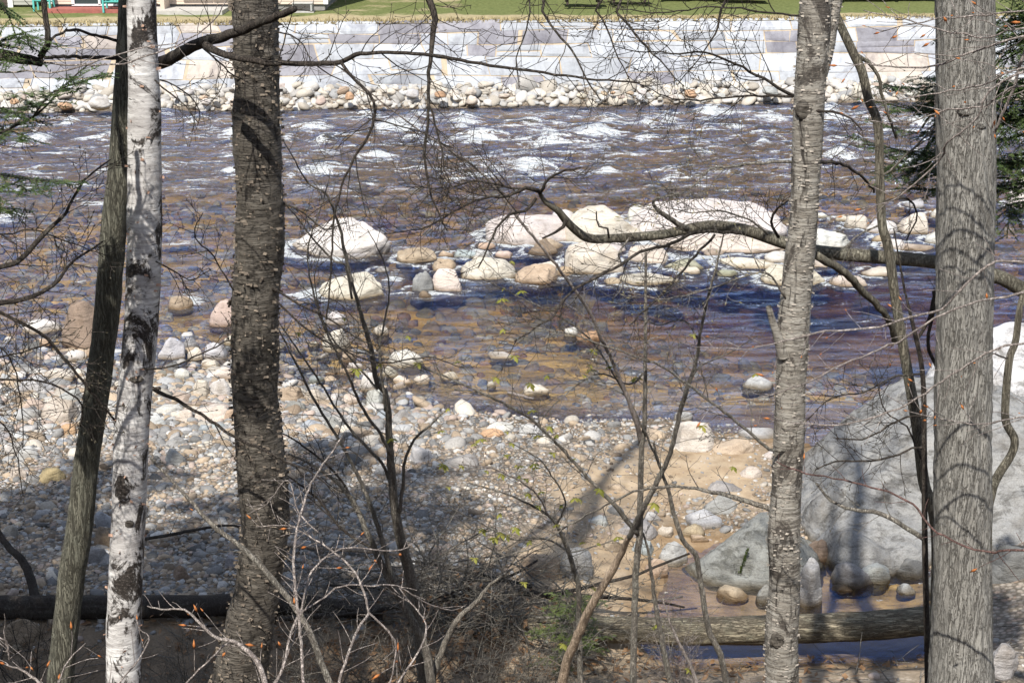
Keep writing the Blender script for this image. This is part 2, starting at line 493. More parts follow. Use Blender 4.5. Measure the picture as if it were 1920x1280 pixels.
def poly_mask(x, y, poly, soft=0.35):
    """soft inside mask of a pixel polygon laid on the ground"""
    w = np.array([on_z(px, py, 0.12)[:2] for px, py in poly])
    inside = np.zeros(x.shape, bool)
    dist = np.full(x.shape, 1e9)
    for a, b in zip(w, np.roll(w, -1, 0)):
        with np.errstate(divide='ignore', invalid='ignore'):
            cr = ((a[1] > y) != (b[1] > y)) & (x < (b[0] - a[0]) * (y - a[1]) / (b[1] - a[1] + 1e-12) + a[0])
        inside ^= cr
        ab = b - a
        t = np.clip(((x - a[0]) * ab[0] + (y - a[1]) * ab[1]) / (ab @ ab), 0, 1)
        dist = np.minimum(dist, np.hypot(x - a[0] - t * ab[0], y - a[1] - t * ab[1]))
    return np.clip(np.where(inside, 0.5 + dist / soft / 2, 0.5 - dist / soft / 2), 0, 1)

SAND = [[(1010, 930), (1130, 860), (1250, 830), (1440, 830), (1450, 960), (1330, 930), (1240, 950), (1100, 1000)],
        [(930, 1060), (1010, 1020), (1130, 1000), (1250, 950), (1450, 1000), (1760, 1130), (1760, 1290), (1100, 1290), (900, 1200), (960, 1120)],
        [(-300, 1165), (560, 1165), (1000, 1200), (1000, 1400), (-300, 1400)],
        [(1290, 740), (1450, 745), (1640, 740), (1560, 850), (1380, 815)]]

def sand_mask(x, y):
    s = np.zeros(np.shape(x))
    for p in SAND: s = np.maximum(s, poly_mask(x, y, p))
    return np.clip(s + 0.35 * fbm2(x * 1.3, y * 1.3, 3.0, 3), 0, 1)

def ground_material():
    m, t, b = mat('river_ground'); k = N(t)
    vec = k.pos()
    sand = k.attr('sand')
    n1 = k.noise(vec, 3, 5, 0.6); n2 = k.noise(vec, 45, 4, 0.7); n3 = k.noise(vec, 160, 2, 0.7)
    sc = k.ramp(n1, [(0.3, (0.30, 0.215, 0.135)), (0.52, (0.43, 0.33, 0.22)), (0.72, (0.50, 0.40, 0.29))])
    peb = k.voro(vec, 17, 'F1', 'Color')
    pd = k.voro(vec, 17)
    sep = k.new('ShaderNodeSeparateColor'); k.put(sep.inputs[0], peb)
    gc = k.ramp(sep.outputs[0], [(0.0, (0.15, 0.13, 0.115)), (0.35, (0.27, 0.23, 0.19)), (0.7, (0.38, 0.34, 0.29)), (1.0, (0.30, 0.22, 0.17))])
    gc = k.mix(k.ramp(pd, [(0.35, 0.0), (0.65, 0.8)]), gc, (0.10, 0.085, 0.065))
    bed = k.noise(k.pos((1, 1.6, 1)), 1.1, 4, 0.65)
    gc = k.mix(k.attr('bed'), gc, k.mix(1.0, k.mix(0.6, gc, (0.56, 0.45, 0.24)), k.ramp(bed, [(0.35, (0.8, 0.74, 0.68)), (0.58, (1.9, 1.65, 1.1))]), 'MULTIPLY'))
    c = k.mix(sand, gc, sc)
    c = k.mix(0.5, c, k.ramp(n2, [(0.3, 0.7), (0.7, 1.12)]), 'MULTIPLY')
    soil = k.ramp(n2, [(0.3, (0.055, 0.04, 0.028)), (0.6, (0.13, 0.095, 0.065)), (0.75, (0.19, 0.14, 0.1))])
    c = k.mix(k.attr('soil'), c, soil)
    sx = k.new('ShaderNodeSeparateXYZ'); k.put(sx.inputs[0], vec)
    wet = k.ramp(k.math('ADD', sx.outputs[2], k.math('MULTIPLY', n1, 0.08)), [(0.03, 1.0), (0.16, 0.0)])
    wet = k.math('MULTIPLY', wet, k.math('SUBTRACT', 1.0, k.math('MULTIPLY', k.attr('bed'), .8)))
    c = k.mix(wet, c, k.mix(1.0, c, (0.62, 0.55, 0.46), 'MULTIPLY'))
    k.put(b.inputs['Base Color'], c)
    b.inputs['Roughness'].default_value = 0.9
    b.inputs['Specular IOR Level'].default_value = 0.2
    h = k.math('ADD', k.math('MULTIPLY', pd, k.math('SUBTRACT', 0.3, k.math('MULTIPLY', sand, 0.3))), k.math('MULTIPLY', n2, 0.25))
    k.put(b.inputs['Normal'], k.bump(k.math('ADD', h, k.math('MULTIPLY', n3, 0.1)), 0.7, 0.05))
    return m

def build_ground():
    ys = np.concatenate([np.arange(-14, 12.5, .4), np.arange(12.5, 26, .07), np.arange(26, 53.01, .16)])
    xs = np.concatenate([np.arange(-60, -10, 1.0), np.arange(-10, 10, .09), np.arange(10, 60.1, 1.0)])
    X, Y = np.meshgrid(xs, ys)
    Z = ground_z(X, Y)
    sm = sand_mask(X, Y)
    Z = Z + 0.03 * fbm2(X * 1.2, Y * 1.2, 0, 4) + 0.012 * fbm2(X * 6, Y * 6, 5, 3) * sstep(10, 13, Y)
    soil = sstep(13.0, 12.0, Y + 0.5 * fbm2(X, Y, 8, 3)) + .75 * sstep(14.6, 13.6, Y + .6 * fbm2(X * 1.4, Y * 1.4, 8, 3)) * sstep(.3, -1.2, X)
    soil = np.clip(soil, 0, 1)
    mb = MB(); mb.add(np.stack([X, Y, Z], -1).reshape(-1, 3), q=grid_quads(len(xs), len(ys)))
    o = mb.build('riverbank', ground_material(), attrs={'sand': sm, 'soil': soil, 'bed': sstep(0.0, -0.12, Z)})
    tag(o, 'sandy gravelly shore and riverbed running under the water', None, None, 'structure')

build_ground()

# ------------------------------------------------------------------ water
FOAM = [(750, 243, 90, 26, 1), (600, 326, 120, 16, 1), (868, 238, 60, 24, 1), (905, 264, 120, 18, .9), (592, 246, 80, 12, .8), (432, 258, 50, 12, .9), (70, 270, 60, 12, .9),
        (192, 266, 36, 10, .7), (1040, 272, 130, 14, .8), (1120, 256, 110, 18, .9), (1330, 215, 50, 18, 1), (1250, 232, 70, 12, .8), (1140, 236, 50, 14, .8),
        (985, 318, 130, 22, .8), (1450, 226, 90, 14, .8), (1560, 224, 56, 18, 1), (1728, 237, 70, 12, 1), (1700, 308, 90, 12, .8), (1590, 302, 70, 12, .8),
        (340, 457, 60, 7, .9), (356, 566, 60, 22, .9), (585, 556, 90, 16, .9), (738, 522, 40, 22, .7), (180, 384, 60, 7, .8), (18, 408, 60, 18, .9),
        (1140, 331, 60, 6, .8), (620, 226, 70, 8, .6), (700, 225, 40, 8, .6), (350, 312, 70, 6, .6), (1180, 360, 90, 6, .5), (1500, 355, 100, 6, .5), (30, 452, 60, 8, .6),
        (640, 215, 80, 6, .6), (1650, 245, 60, 8, .7), (1390, 245, 90, 8, .7), (330, 290, 50, 6, .5), (130, 300, 60, 5, .4), (960, 232, 60, 8, .5), (1780, 380, 100, 8, .6),
        (800, 556, 50, 6, .6), (1880, 250, 60, 10, .8), (1600, 340, 80, 8, .6)]

def water_material():
    m, t, b = mat('river_water'); k = N(t)
    t.nodes.remove(b)
    n1 = k.noise(k.pos((0.7, 2.0, 1)), 2.2, 5, 0.6, 0.4); n2 = k.noise(k.pos((0.9, 2.6, 1)), 9, 4, 0.65, 0.3)
    n0 = k.noise(k.pos((0.30, 0.8, 1)), 1.5, 3, 0.5, 0.3)
    gust = k.ramp(k.noise(k.pos((0.35, 0.9, 1)), 0.9, 3, 0.5), [(0.35, 0.3), (0.65, 1.0)])
    hh = k.math('ADD', k.math('ADD', n1, k.math('MULTIPLY', n0, 1.6)), k.math('MULTIPLY', n2, k.math('MULTIPLY', gust, 0.45)))
    nb = k.bump(k.math('MULTIPLY', hh, k.attr('wave')), 0.85, 0.17)
    fr = k.new('ShaderNodeFresnel'); fr.inputs[0].default_value = 1.46; k.put(fr.inputs[1], nb)
    d = k.attr('water_depth')
    ch = [k.math('POWER', math.exp(-a), d) for a in (.95, 1.2, 2.2)]
    cc = k.new('ShaderNodeCombineColor')
    for i in range(3): k.put(cc.inputs[i], ch[i])
    tr = k.new('ShaderNodeBsdfTransparent'); k.put(tr.inputs[0], cc.outputs[0])
    gl = k.new('ShaderNodeBsdfGlossy'); gl.inputs['Roughness'].default_value = 0.05; gl.inputs[0].default_value = (0.41, 0.66, 1.34, 1); k.put(gl.inputs['Normal'], nb)  # blue sky reflection strengthened by tinting the gloss
    # silt carried in the deep fast water
    mu = k.new('ShaderNodeBsdfDiffuse'); k.put(mu.inputs[0], k.ramp(n1, [(0.35, (0.105, 0.088, 0.068)), (0.7, (0.20, 0.165, 0.115))]))
    mx0 = k.new('ShaderNodeMixShader'); k.put(mx0.inputs[0], k.ramp(k.attr('foam'), [(0.04, 0.0), (0.16, 0.32)]))
    t.links.new(tr.outputs[0], mx0.inputs[1]); t.links.new(mu.outputs[0], mx0.inputs[2])
    mx1 = k.new('ShaderNodeMixShader'); k.put(mx1.inputs[0], fr.outputs[0])
    t.links.new(mx0.outputs[0], mx1.inputs[1]); t.links.new(gl.outputs[0], mx1.inputs[2])
    # foam: torn streaks
    f1 = k.noise(k.pos((1.0, 1.3, 1)), 9, 9, 0.80, 1.8)
    f2 = k.noise(k.pos((0.55, 1.9, 1)), 2.6, 6, 0.72, 1.0)
    fo = k.math('ADD', k.attr('foam'), k.math('MULTIPLY', k.math('ADD', k.math('SUBTRACT', f1, 0.5), k.math('MULTIPLY', k.math('SUBTRACT', f2, 0.5), 1.5)), 2.1))
    fm = k.ramp(fo, [(0.50, 0.0), (0.57, 0.50), (0.74, 0.97)])
    df = k.new('ShaderNodeBsdfDiffuse'); k.put(df.inputs[0], k.ramp(f1, [(0.36, (0.38, 0.43, 0.45)), (0.56, (0.86, 0.88, 0.88))]))
    k.put(df.inputs['Normal'], k.bump(f1, 0.9, 0.12))
    mx2 = k.new('ShaderNodeMixShader'); k.put(mx2.inputs[0], fm)
    t.links.new(mx1.outputs[0], mx2.inputs[1]); t.links.new(df.outputs[0], mx2.inputs[2])
    t.links.new(mx2.outputs[0], t.nodes['Material Output'].inputs[0])
    return m

# ------------------------------------------------------------------ rocks
def ico(sub):
    import bmesh
    bm = bmesh.new(); bmesh.ops.create_icosphere(bm, subdivisions=sub, radius=1)
    v = np.array([x.co[:] for x in bm.verts]); f = np.array([[q.index for q in p.verts] for p in bm.faces])
    bm.free()
    return v, f
ICO = {k: ico(k) for k in (1, 2, 3, 4, 5, 6)}

def rock_verts(seed, sub=4, box=2.4, facets=5, rough=0.10, cut=(0.72, 0.93)):
    r = np.random.default_rng(seed)
    v, f = ICO[sub]
    v = v.copy()
    e = np.abs(v) ** box
    v = v / (e.sum(1) ** (1 / box))[:, None]
    for _ in range(facets):
        n = r.normal(size=3); n[2] = abs(n[2]) * .8; n /= np.linalg.norm(n)
        d = r.uniform(*cut)
        s = v @ n - d
        v = v - np.where(s > 0, s * .88, 0)[:, None] * n
    o = r.uniform(-50, 50, 3)
    v *= (1 + rough * fbm(v * 1.3 + o, 3) + rough * .28 * fbm(v * 4.5 + o, 3))[:, None]
    if sub >= 5:
        v *= (1 + rough * .09 * fbm(v * 14 + o, 3))[:, None]
    return v, f

COLS = {'white': (.57, .545, .515), 'cream': (.56, .51, .44), 'tan': (.43, .34, .25), 'grey': (.30, .295, .29), 'pale grey': (.44, .44, .44), 'pinkish': (.45, .365, .315),
        'orange': (.46, .30, .19), 'bluish grey': (.33, .36, .385), 'brown': (.24, .185, .135), 'greenish': (.33, .33, .25), 'dark grey': (.17, .168, .165)}

# (x0, y0, x1, y1) in photograph pixels, colour, shape seed, options
BOULDERS = [
 # mid-river boulders
 (535, 405, 727, 487, 'white', 1, dict(tag='white wedge boulder', lab='big white wedge-shaped boulder with a low left tip, in the left of the mid-river', wedge=1)),
 (596, 511, 724, 565, 'cream', 2, dict(tag='low cream boulder', lab='low cream dome boulder with a small white cascade at its right end')),
 (742, 464, 816, 496, 'tan', 3, {}), (766, 506, 811, 551, 'grey', 4, {}), (808, 503, 872, 549, 'cream', 5, {}), (806, 483, 853, 510, 'tan', 6, {}),
 (850, 481, 966, 528, 'cream', 7, dict(tag='long cream boulder', lab='long cream boulder sloping down to the right into the calm water')), (846, 466, 897, 486, 'bluish grey', 8, {}),
 (964, 494, 1045, 534, 'tan', 9, dict(tag='hollow tan boulder', lab='tan boulder with a dark wet hollow under it at the waterline')), (1012, 490, 1048, 508, 'cream', 10, {}), (929, 470, 962, 485, 'pinkish', 11, {}),
 (905, 400, 1092, 463, 'white', 12, dict(tag='white sloping slab', lab='white sloping slab at the left end of the big mid-river outcrop', flat=1, smooth=1)),
 (1061, 388, 1208, 462, 'cream', 13, dict(tag='speckled domed boulder', lab='domed speckled pale boulder in the middle of the white outcrop', pale=1.08, smooth=1)),
 (1190, 371, 1486, 462, 'white', 14, dict(tag='largest white boulder', lab='largest white boulder of the outcrop, a broad smooth dome left of the peeling birch', smooth=1)),
 (1500, 428, 1604, 470, 'white', 15, dict(tag='white boulder behind the peeling birch', lab='white boulder reaching out right from behind the peeling birch')),
 (1226, 436, 1500, 476, 'cream', 16, dict(tag='pale ledge', lab='long low pale ledge at the foot of the largest white boulder', pale=1.05, smooth=1)),
 (1053, 454, 1186, 517, 'cream', 17, dict(tag='round cream boulder', lab='large round cream boulder below the bent bare limb')), (1180, 461, 1264, 499, 'cream', 18, {}),
 (1159, 510, 1276, 536, 'cream', 19, dict(tag='flat cream boulder', lab='flat cream boulder just breaking the calm water under the bare limb')), (1250, 483, 1330, 510, 'greenish', 20, {}),
 (1350, 479, 1474, 507, 'cream', 21, dict(tag='flat oval boulder', lab='flat oval cream boulder left of the peeling birch trunk, like a lens')),
 (1435, 497, 1550, 541, 'cream', 22, dict(tag='cream boulder behind the peeling birch', lab='cream boulder half hidden behind the peeling birch trunk')), (1562, 517, 1630, 540, 'cream', 23, {}), (989, 447, 1046, 480, 'brown', 24, {}),
 (1589, 403, 1638, 432, 'cream', 25, {}), (1630, 411, 1698, 441, 'white', 26, {}), (1690, 397, 1752, 441, 'cream', 27, dict(tag='faceted cream boulder', lab='faceted cream boulder beside the left edge of the big grey trunk', facet=1)),
 (1564, 403, 1590, 416, 'cream', 28, {}), (1690, 456, 1758, 472, 'pinkish', 29, {}), (1530, 399, 1554, 410, 'white', 30, {}), (1895, 325, 1960, 392, 'white', 31, dict(tag='white boulder at the right edge', lab='white boulder cut by the right edge of the view')),
 (1700, 372, 1740, 392, 'pale grey', 32, {}), (1745, 388, 1790, 410, 'white', 33, {}),
 (895, 455, 930, 470, 'tan', 34, {}), (700, 500, 730, 512, 'grey', 35, {}),
 (955, 428, 1012, 452, 'white', 201, {}), (1000, 446, 1058, 470, 'tan', 202, {}), (1094, 440, 1160, 466, 'pale grey', 203, {}), (1193, 472, 1243, 492, 'cream', 204, {}), (1318, 464, 1362, 484, 'pinkish', 205, {}), (1436, 470, 1498, 494, 'white', 206, {}),
 (878, 468, 926, 486, 'pale grey', 207, {}), (1044, 500, 1078, 520, 'tan', 208, {}), (1272, 500, 1316, 516, 'cream', 209, {}), (1128, 520, 1166, 536, 'tan', 210, {}), (1340, 505, 1385, 520, 'greenish', 211, {}), (1060, 470, 1100, 490, 'pinkish', 212, {}), (1176, 385, 1240, 420, 'white', 213, {}),
 (1030, 392, 1085, 425, 'white', 214, {}), (1640, 440, 1690, 458, 'tan', 215, {}), (1600, 470, 1645, 486, 'pale grey', 216, {}), (640, 470, 690, 488, 'grey', 217, {}), (820, 470, 850, 484, 'tan', 218, {}), (780, 545, 812, 560, 'brown', 219, {}), (1495, 455, 1540, 478, 'pinkish', 220, {}),
 (1740, 428, 1800, 460, 'white', 221, {}), (1655, 448, 1712, 470, 'white', 222, {}), (1500, 486, 1560, 504, 'cream', 223, {}), (1620, 500, 1680, 520, 'cream', 224, {}), (1120, 455, 1175, 478, 'white', 225, {}),
 # left shallows
 (109, 565, 194, 658, 'brown', 40, dict(tag='big brown boulder', lab='big rough brown boulder standing beside the dark leaning trunk', pale=1.2)), (37, 598, 106, 627, 'white', 41, {}), (57, 635, 92, 650, 'tan', 42, {}),
 (109, 656, 158, 678, 'white', 43, {}), (156, 654, 174, 671, 'tan', 44, {}), (17, 702, 102, 745, 'pale grey', 45, dict(tag='angular pale boulder', lab='angular pale grey boulder at the left edge of the shallows', facet=1)),
 (77, 690, 133, 718, 'cream', 46, {}), (107, 724, 157, 758, 'pale grey', 47, {}), (34, 746, 82, 772, 'pinkish', 48, {}), (72, 746, 147, 795, 'cream', 49, dict(tag='fat cream boulder', lab='fat cream boulder on the left shore among smaller stones')),
 (17, 766, 72, 795, 'pale grey', 50, {}), (107, 793, 143, 818, 'orange', 51, dict(tag='orange stone', lab='orange rounded stone left of the dark leaning trunk')), (304, 555, 357, 582, 'tan', 52, {}), (390, 561, 446, 615, 'pinkish', 53, dict(tag='pink boulder', lab='pink boulder half hidden behind the dark shaggy birch')),
 (294, 632, 344, 676, 'pale grey', 54, dict(tag='pale upright boulder', lab='pale grey upright boulder right of the white birch')), (339, 633, 372, 657, 'grey', 55, {}), (349, 651, 379, 677, 'cream', 56, {}), (380, 640, 428, 676, 'pale grey', 57, {}),
 (415, 628, 440, 647, 'cream', 58, {}), (380, 675, 413, 693, 'cream', 59, {}), (322, 689, 357, 714, 'white', 60, {}), (398, 687, 440, 714, 'cream', 61, {}), (290, 694, 320, 706, 'grey', 62, {}),
 (361, 710, 396, 747, 'cream', 63, {}), (385, 708, 430, 747, 'white', 64, {}), (282, 758, 337, 782, 'white', 65, {}), (326, 768, 365, 795, 'cream', 66, {}), (356, 756, 436, 792, 'cream', 67, dict(tag='long pale boulder', lab='long pale boulder on the shore left of the shaggy birch')),
 (420, 766, 442, 790, 'tan', 68, {}), (278, 773, 310, 802, 'pale grey', 69, {}), (64, 875, 120, 906, 'tan', 70, dict(tag='yellowish stone', lab='yellowish rounded stone alone on the shaded left gravel', yel=1)), (305, 818, 350, 837, 'grey', 71, {}),
 (300, 840, 345, 872, 'grey', 72, {}), (0, 980, 36, 1009, 'grey', 73, {}), (175, 956, 210, 990, 'bluish grey', 74, {}), (172, 988, 210, 1029, 'brown', 75, {}), (0, 1161, 68, 1213, 'brown', 76, dict(tag='brown stone', lab='round brown stone in the shaded sand under the log, bottom left')),
 (15, 1208, 40, 1225, 'brown', 77, {}), (153, 1023, 200, 1057, 'grey', 78, {}), (320, 1060, 355, 1090, 'brown', 79, {}), (20, 690, 60, 702, 'pale grey', 80, {}), (0, 700, 22, 720, 'pale grey', 81, {}),
 (320, 735, 360, 757, 'pinkish', 82, {}), (0, 830, 25, 850, 'white', 83, {}), (20, 835, 70, 865, 'pale grey', 84, {}), (10, 875, 45, 898, 'cream', 85, {}), (415, 1040, 450, 1065, 'grey', 86, {}),
 # centre shallows and beach
 (604, 612, 662, 661, 'cream', 90, dict(tag='angular cream boulder', lab='angular cream boulder with an upright face in the centre-left shallows', facet=1)), (609, 582, 652, 610, 'white', 91, {}), (697, 609, 728, 630, 'cream', 92, {}),
 (725, 654, 794, 690, 'white', 93, dict(tag='round white boulder', lab='round white boulder in the shallows right of the grey sapling stems')), (913, 659, 968, 674, 'white', 94, dict(tag='thin white slab', lab='thin white slab lying alone in the blue water', flat=1)), (981, 721, 1029, 743, 'cream', 95, dict(tag='oval cream stone', lab='oval cream stone near the water edge below the thin white slab')),
 (913, 714, 930, 726, 'white', 96, {}), (772, 702, 804, 722, 'cream', 97, {}), (735, 704, 772, 722, 'cream', 98, {}), (666, 699, 714, 735, 'white', 99, {}), (712, 685, 746, 708, 'cream', 100, {}),
 (1056, 612, 1083, 631, 'white', 101, {}), (1081, 617, 1128, 641, 'orange', 102, {}), (648, 678, 680, 695, 'white', 103, {}), (518, 724, 575, 757, 'tan', 104, {}), (560, 728, 612, 757, 'cream', 105, {}), (640, 738, 674, 762, 'cream', 106, {}),
 (680, 730, 720, 765, 'pale grey', 107, {}), (534, 711, 573, 725, 'white', 108, {}), (826, 697, 862, 712, 'cream', 109, {}), (764, 837, 811, 868, 'pale grey', 110, dict(tag='pale grey cobble', lab='smooth pale grey stone on the gravel at the edge of the shade')),
 (829, 850, 896, 879, 'grey', 111, dict(tag='grey flat cobble', lab='smooth grey flat-bottomed stone on the gravel, middle of the beach')), (912, 789, 962, 810, 'white', 112, {}), (900, 801, 944, 819, 'orange', 113, {}), (670, 806, 704, 825, 'brown', 114, {}), (970, 794, 1016, 820, 'pale grey', 115, {}),
 (735, 765, 775, 792, 'grey', 116, {}), (700, 768, 735, 790, 'bluish grey', 117, {}), (560, 785, 600, 805, 'bluish grey', 118, {}), (530, 750, 572, 775, 'grey', 119, {}), (575, 760, 610, 782, 'pale grey', 120, {}), (600, 780, 640, 808, 'grey', 121, {}),
 (635, 655, 665, 680, 'tan', 122, {}), (1395, 705, 1455, 732, 'pale grey', 123, {}), (520, 780, 560, 800, 'grey', 124, {}),
 # right shore
 (1262, 790, 1342, 847, 'cream', 130, dict(tag='cream shore boulder', lab='cream boulder on the sand at the water edge left of the peeling birch')), (1338, 820, 1420, 854, 'tan', 131, {}), (1389, 796, 1460, 824, 'pale grey', 132, {}), (1389, 874, 1430, 898, 'cream', 133, {}),
 (1430, 845, 1456, 862, 'white', 134, {}), (1320, 922, 1390, 965, 'grey', 135, dict(facet=1)), (1285, 954, 1361, 993, 'pale grey', 136, dict(tag='oval grey stone', lab='oval grey stone against the left side of the wedge of grey rock')), (1276, 982, 1323, 1012, 'tan', 137, {}),
 (1233, 1016, 1291, 1062, 'pale grey', 138, dict(tag='smooth grey pool stone', lab='smooth grey stone at the left edge of the brown pool')), (1205, 1045, 1254, 1084, 'tan', 139, {}), (1180, 1010, 1232, 1042, 'bluish grey', 140, {}), (1233, 986, 1263, 1007, 'cream', 141, {}),
 (1152, 974, 1238, 1010, 'grey', 142, {}), (1127, 1010, 1166, 1035, 'tan', 143, {}), (1348, 1096, 1406, 1127, 'tan', 144, dict(tag='flat pool stone', lab='flat oval tan stone lying in the brown pool')), (1417, 1095, 1450, 1131, 'grey', 145, {}),
 (1562, 1055, 1642, 1105, 'grey', 146, {}), (1609, 1056, 1673, 1097, 'pale grey', 147, {}), (1685, 1094, 1721, 1114, 'pale grey', 148, {}), (1503, 1008, 1562, 1054, 'brown', 149, {}), (1680, 1045, 1745, 1085, 'dark grey', 150, {}),
 (1496, 1050, 1548, 1138, 'pale grey', 151, dict(tag='streaked pale rock', lab='pale streaked rock slanting into the pool right of the peeling birch')), (1856, 1013, 1960, 1090, 'dark grey', 152, dict(tag='dark boulder', lab='dark boulder in shade right of the big grey trunk')), (1855, 1205, 1915, 1254, 'pale grey', 153, dict(tag='pale rock', lab='pale rock with leaf scraps at the foot of the big grey trunk', Y=12.4)),
 (964, 1036, 1053, 1088, 'tan', 154, {}), (1046, 1026, 1112, 1086, 'grey', 155, {}), (1245, 930, 1280, 948, 'tan', 156, {}), (1292, 1000, 1330, 1020, 'tan', 157, {}), (1560, 1095, 1600, 1110, 'brown', 158, {}), (1740, 1070, 1800, 1120, 'dark grey', 159, {}),
 (1330, 900, 1392, 925, 'grey', 160, {}), (1140, 905, 1180, 925, 'tan', 161, {}), (1260, 770, 1300, 790, 'pale grey', 162, {}), (1100, 965, 1140, 985, 'pale grey', 163, {}), (1210, 960, 1240, 978, 'pale grey', 164, {}),
]

ROCKS = []        # (object, screen box, colour word, options)
BASES = {}
def base_mesh(kind, n):
    key = (kind, n)
    if key not in BASES:
        v, f = rock_verts(900 + n * 7 + hash(kind) % 5 if False else 900 + n * 7 + {'cobble': 0, 'far': 3}[kind], 3, 2.1 + .18 * (n % 5), 6 + n % 4, 0.18, (.62, .9))
        mb = MB(); mb.add(v, t=f)
        BASES[key] = mb.mesh('cobble', M['rock'])
    return BASES[key]

def fit_half(x0, y0, x1, y1, zg=None, ratio=0.8, Y=None):
    """semi-axes and base point of a dome that fills the given photo box when it rests on the ground"""
    cx = (x0 + x1) / 2
    p = on_z(cx, y1, 0.05)
    for _ in range(3):
        g = float(ground_z(p[0], p[1])) if zg is None else zg
        p = on_z(cx, y1, max(g, 0.0))
    if Y is not None: p = at_y(cx, y1, Y)
    dp = depth_of(p)
    a = (x1 - x0) * dp / F / 2
    h = (y1 - y0) * dp / F
    th = math.atan2(CAMZ - p[2], p[1])
    b = min(a * ratio, h / (2 * math.sin(th)) * .80)
    top = h - b * math.sin(th)
    c = math.sqrt(max(top ** 2 - (b * math.sin(th)) ** 2, (0.30 * b) ** 2)) / math.cos(th)
    return np.array([p[0], p[1] + b, p[2]]), a, b, c

def jcol(name, r, k=0.09):
    c = np.array(COLS[name]) * r.uniform(1 - k, 1 + k)
    return tuple(np.clip(c * r.uniform(.97, 1.03, 3), 0, .75)) + (1,)

def place_boulder(bx, cname, seed, opt, name='boulder'):
    x0, y0, x1, y1 = bx
    r = np.random.default_rng(seed + 500)
    p, a, b, c = fit_half(x0, y0, x1, y1, Y=opt.get('Y'))
    big = a > 0.55
    if big:
        v, f = rock_verts(seed, 5, 3.0 if opt.get('flat') else 2.7, 9 if opt.get('facet') else (3 if opt.get('smooth') else 7), 0.16 if opt.get('smooth') else 0.20, (0.55, 0.82) if opt.get('facet') else ((.8, .95) if opt.get('smooth') else (0.66, 0.92)))
    else:
        v, f = rock_verts(seed, 4, 2.4 + .15 * (seed % 4), 9 if opt.get('facet') else 7, 0.19, (0.55, 0.82) if opt.get('facet') else (0.64, 0.92))
    ext = np.abs(v).max(0)
    v = v / np.array([ext[0], ext[1], v[:, 2].max()])
    if opt.get('wedge'):
        t = np.clip((v[:, 0] + 1) / 1.2, 0, 1)
        v[:, 2] *= 0.28 + 0.72 * t ** .8
    v *= np.array([a * 1.06, b, c * 1.02])
    v[:, 2] = np.where(v[:, 2] < 0, v[:, 2] * .9, v[:, 2])
    mb = MB(); mb.add(v + p, t=f)
    o = mb.build(name, M['rock'], origin=p)
    col = jcol(cname, r)
    k = opt.get('pale', 1.0)
    if opt.get('yel'): col = (.45, .36, .2, 1)
    o.color = tuple(min(.72, q * k) for q in col[:3]) + (1,)
    ROCKS.append((o, bx, cname, opt))
    return o

for x0, y0, x1, y1, cn, sd, op in BOULDERS:
    place_boulder((x0, y0, x1, y1), cn, sd, op)

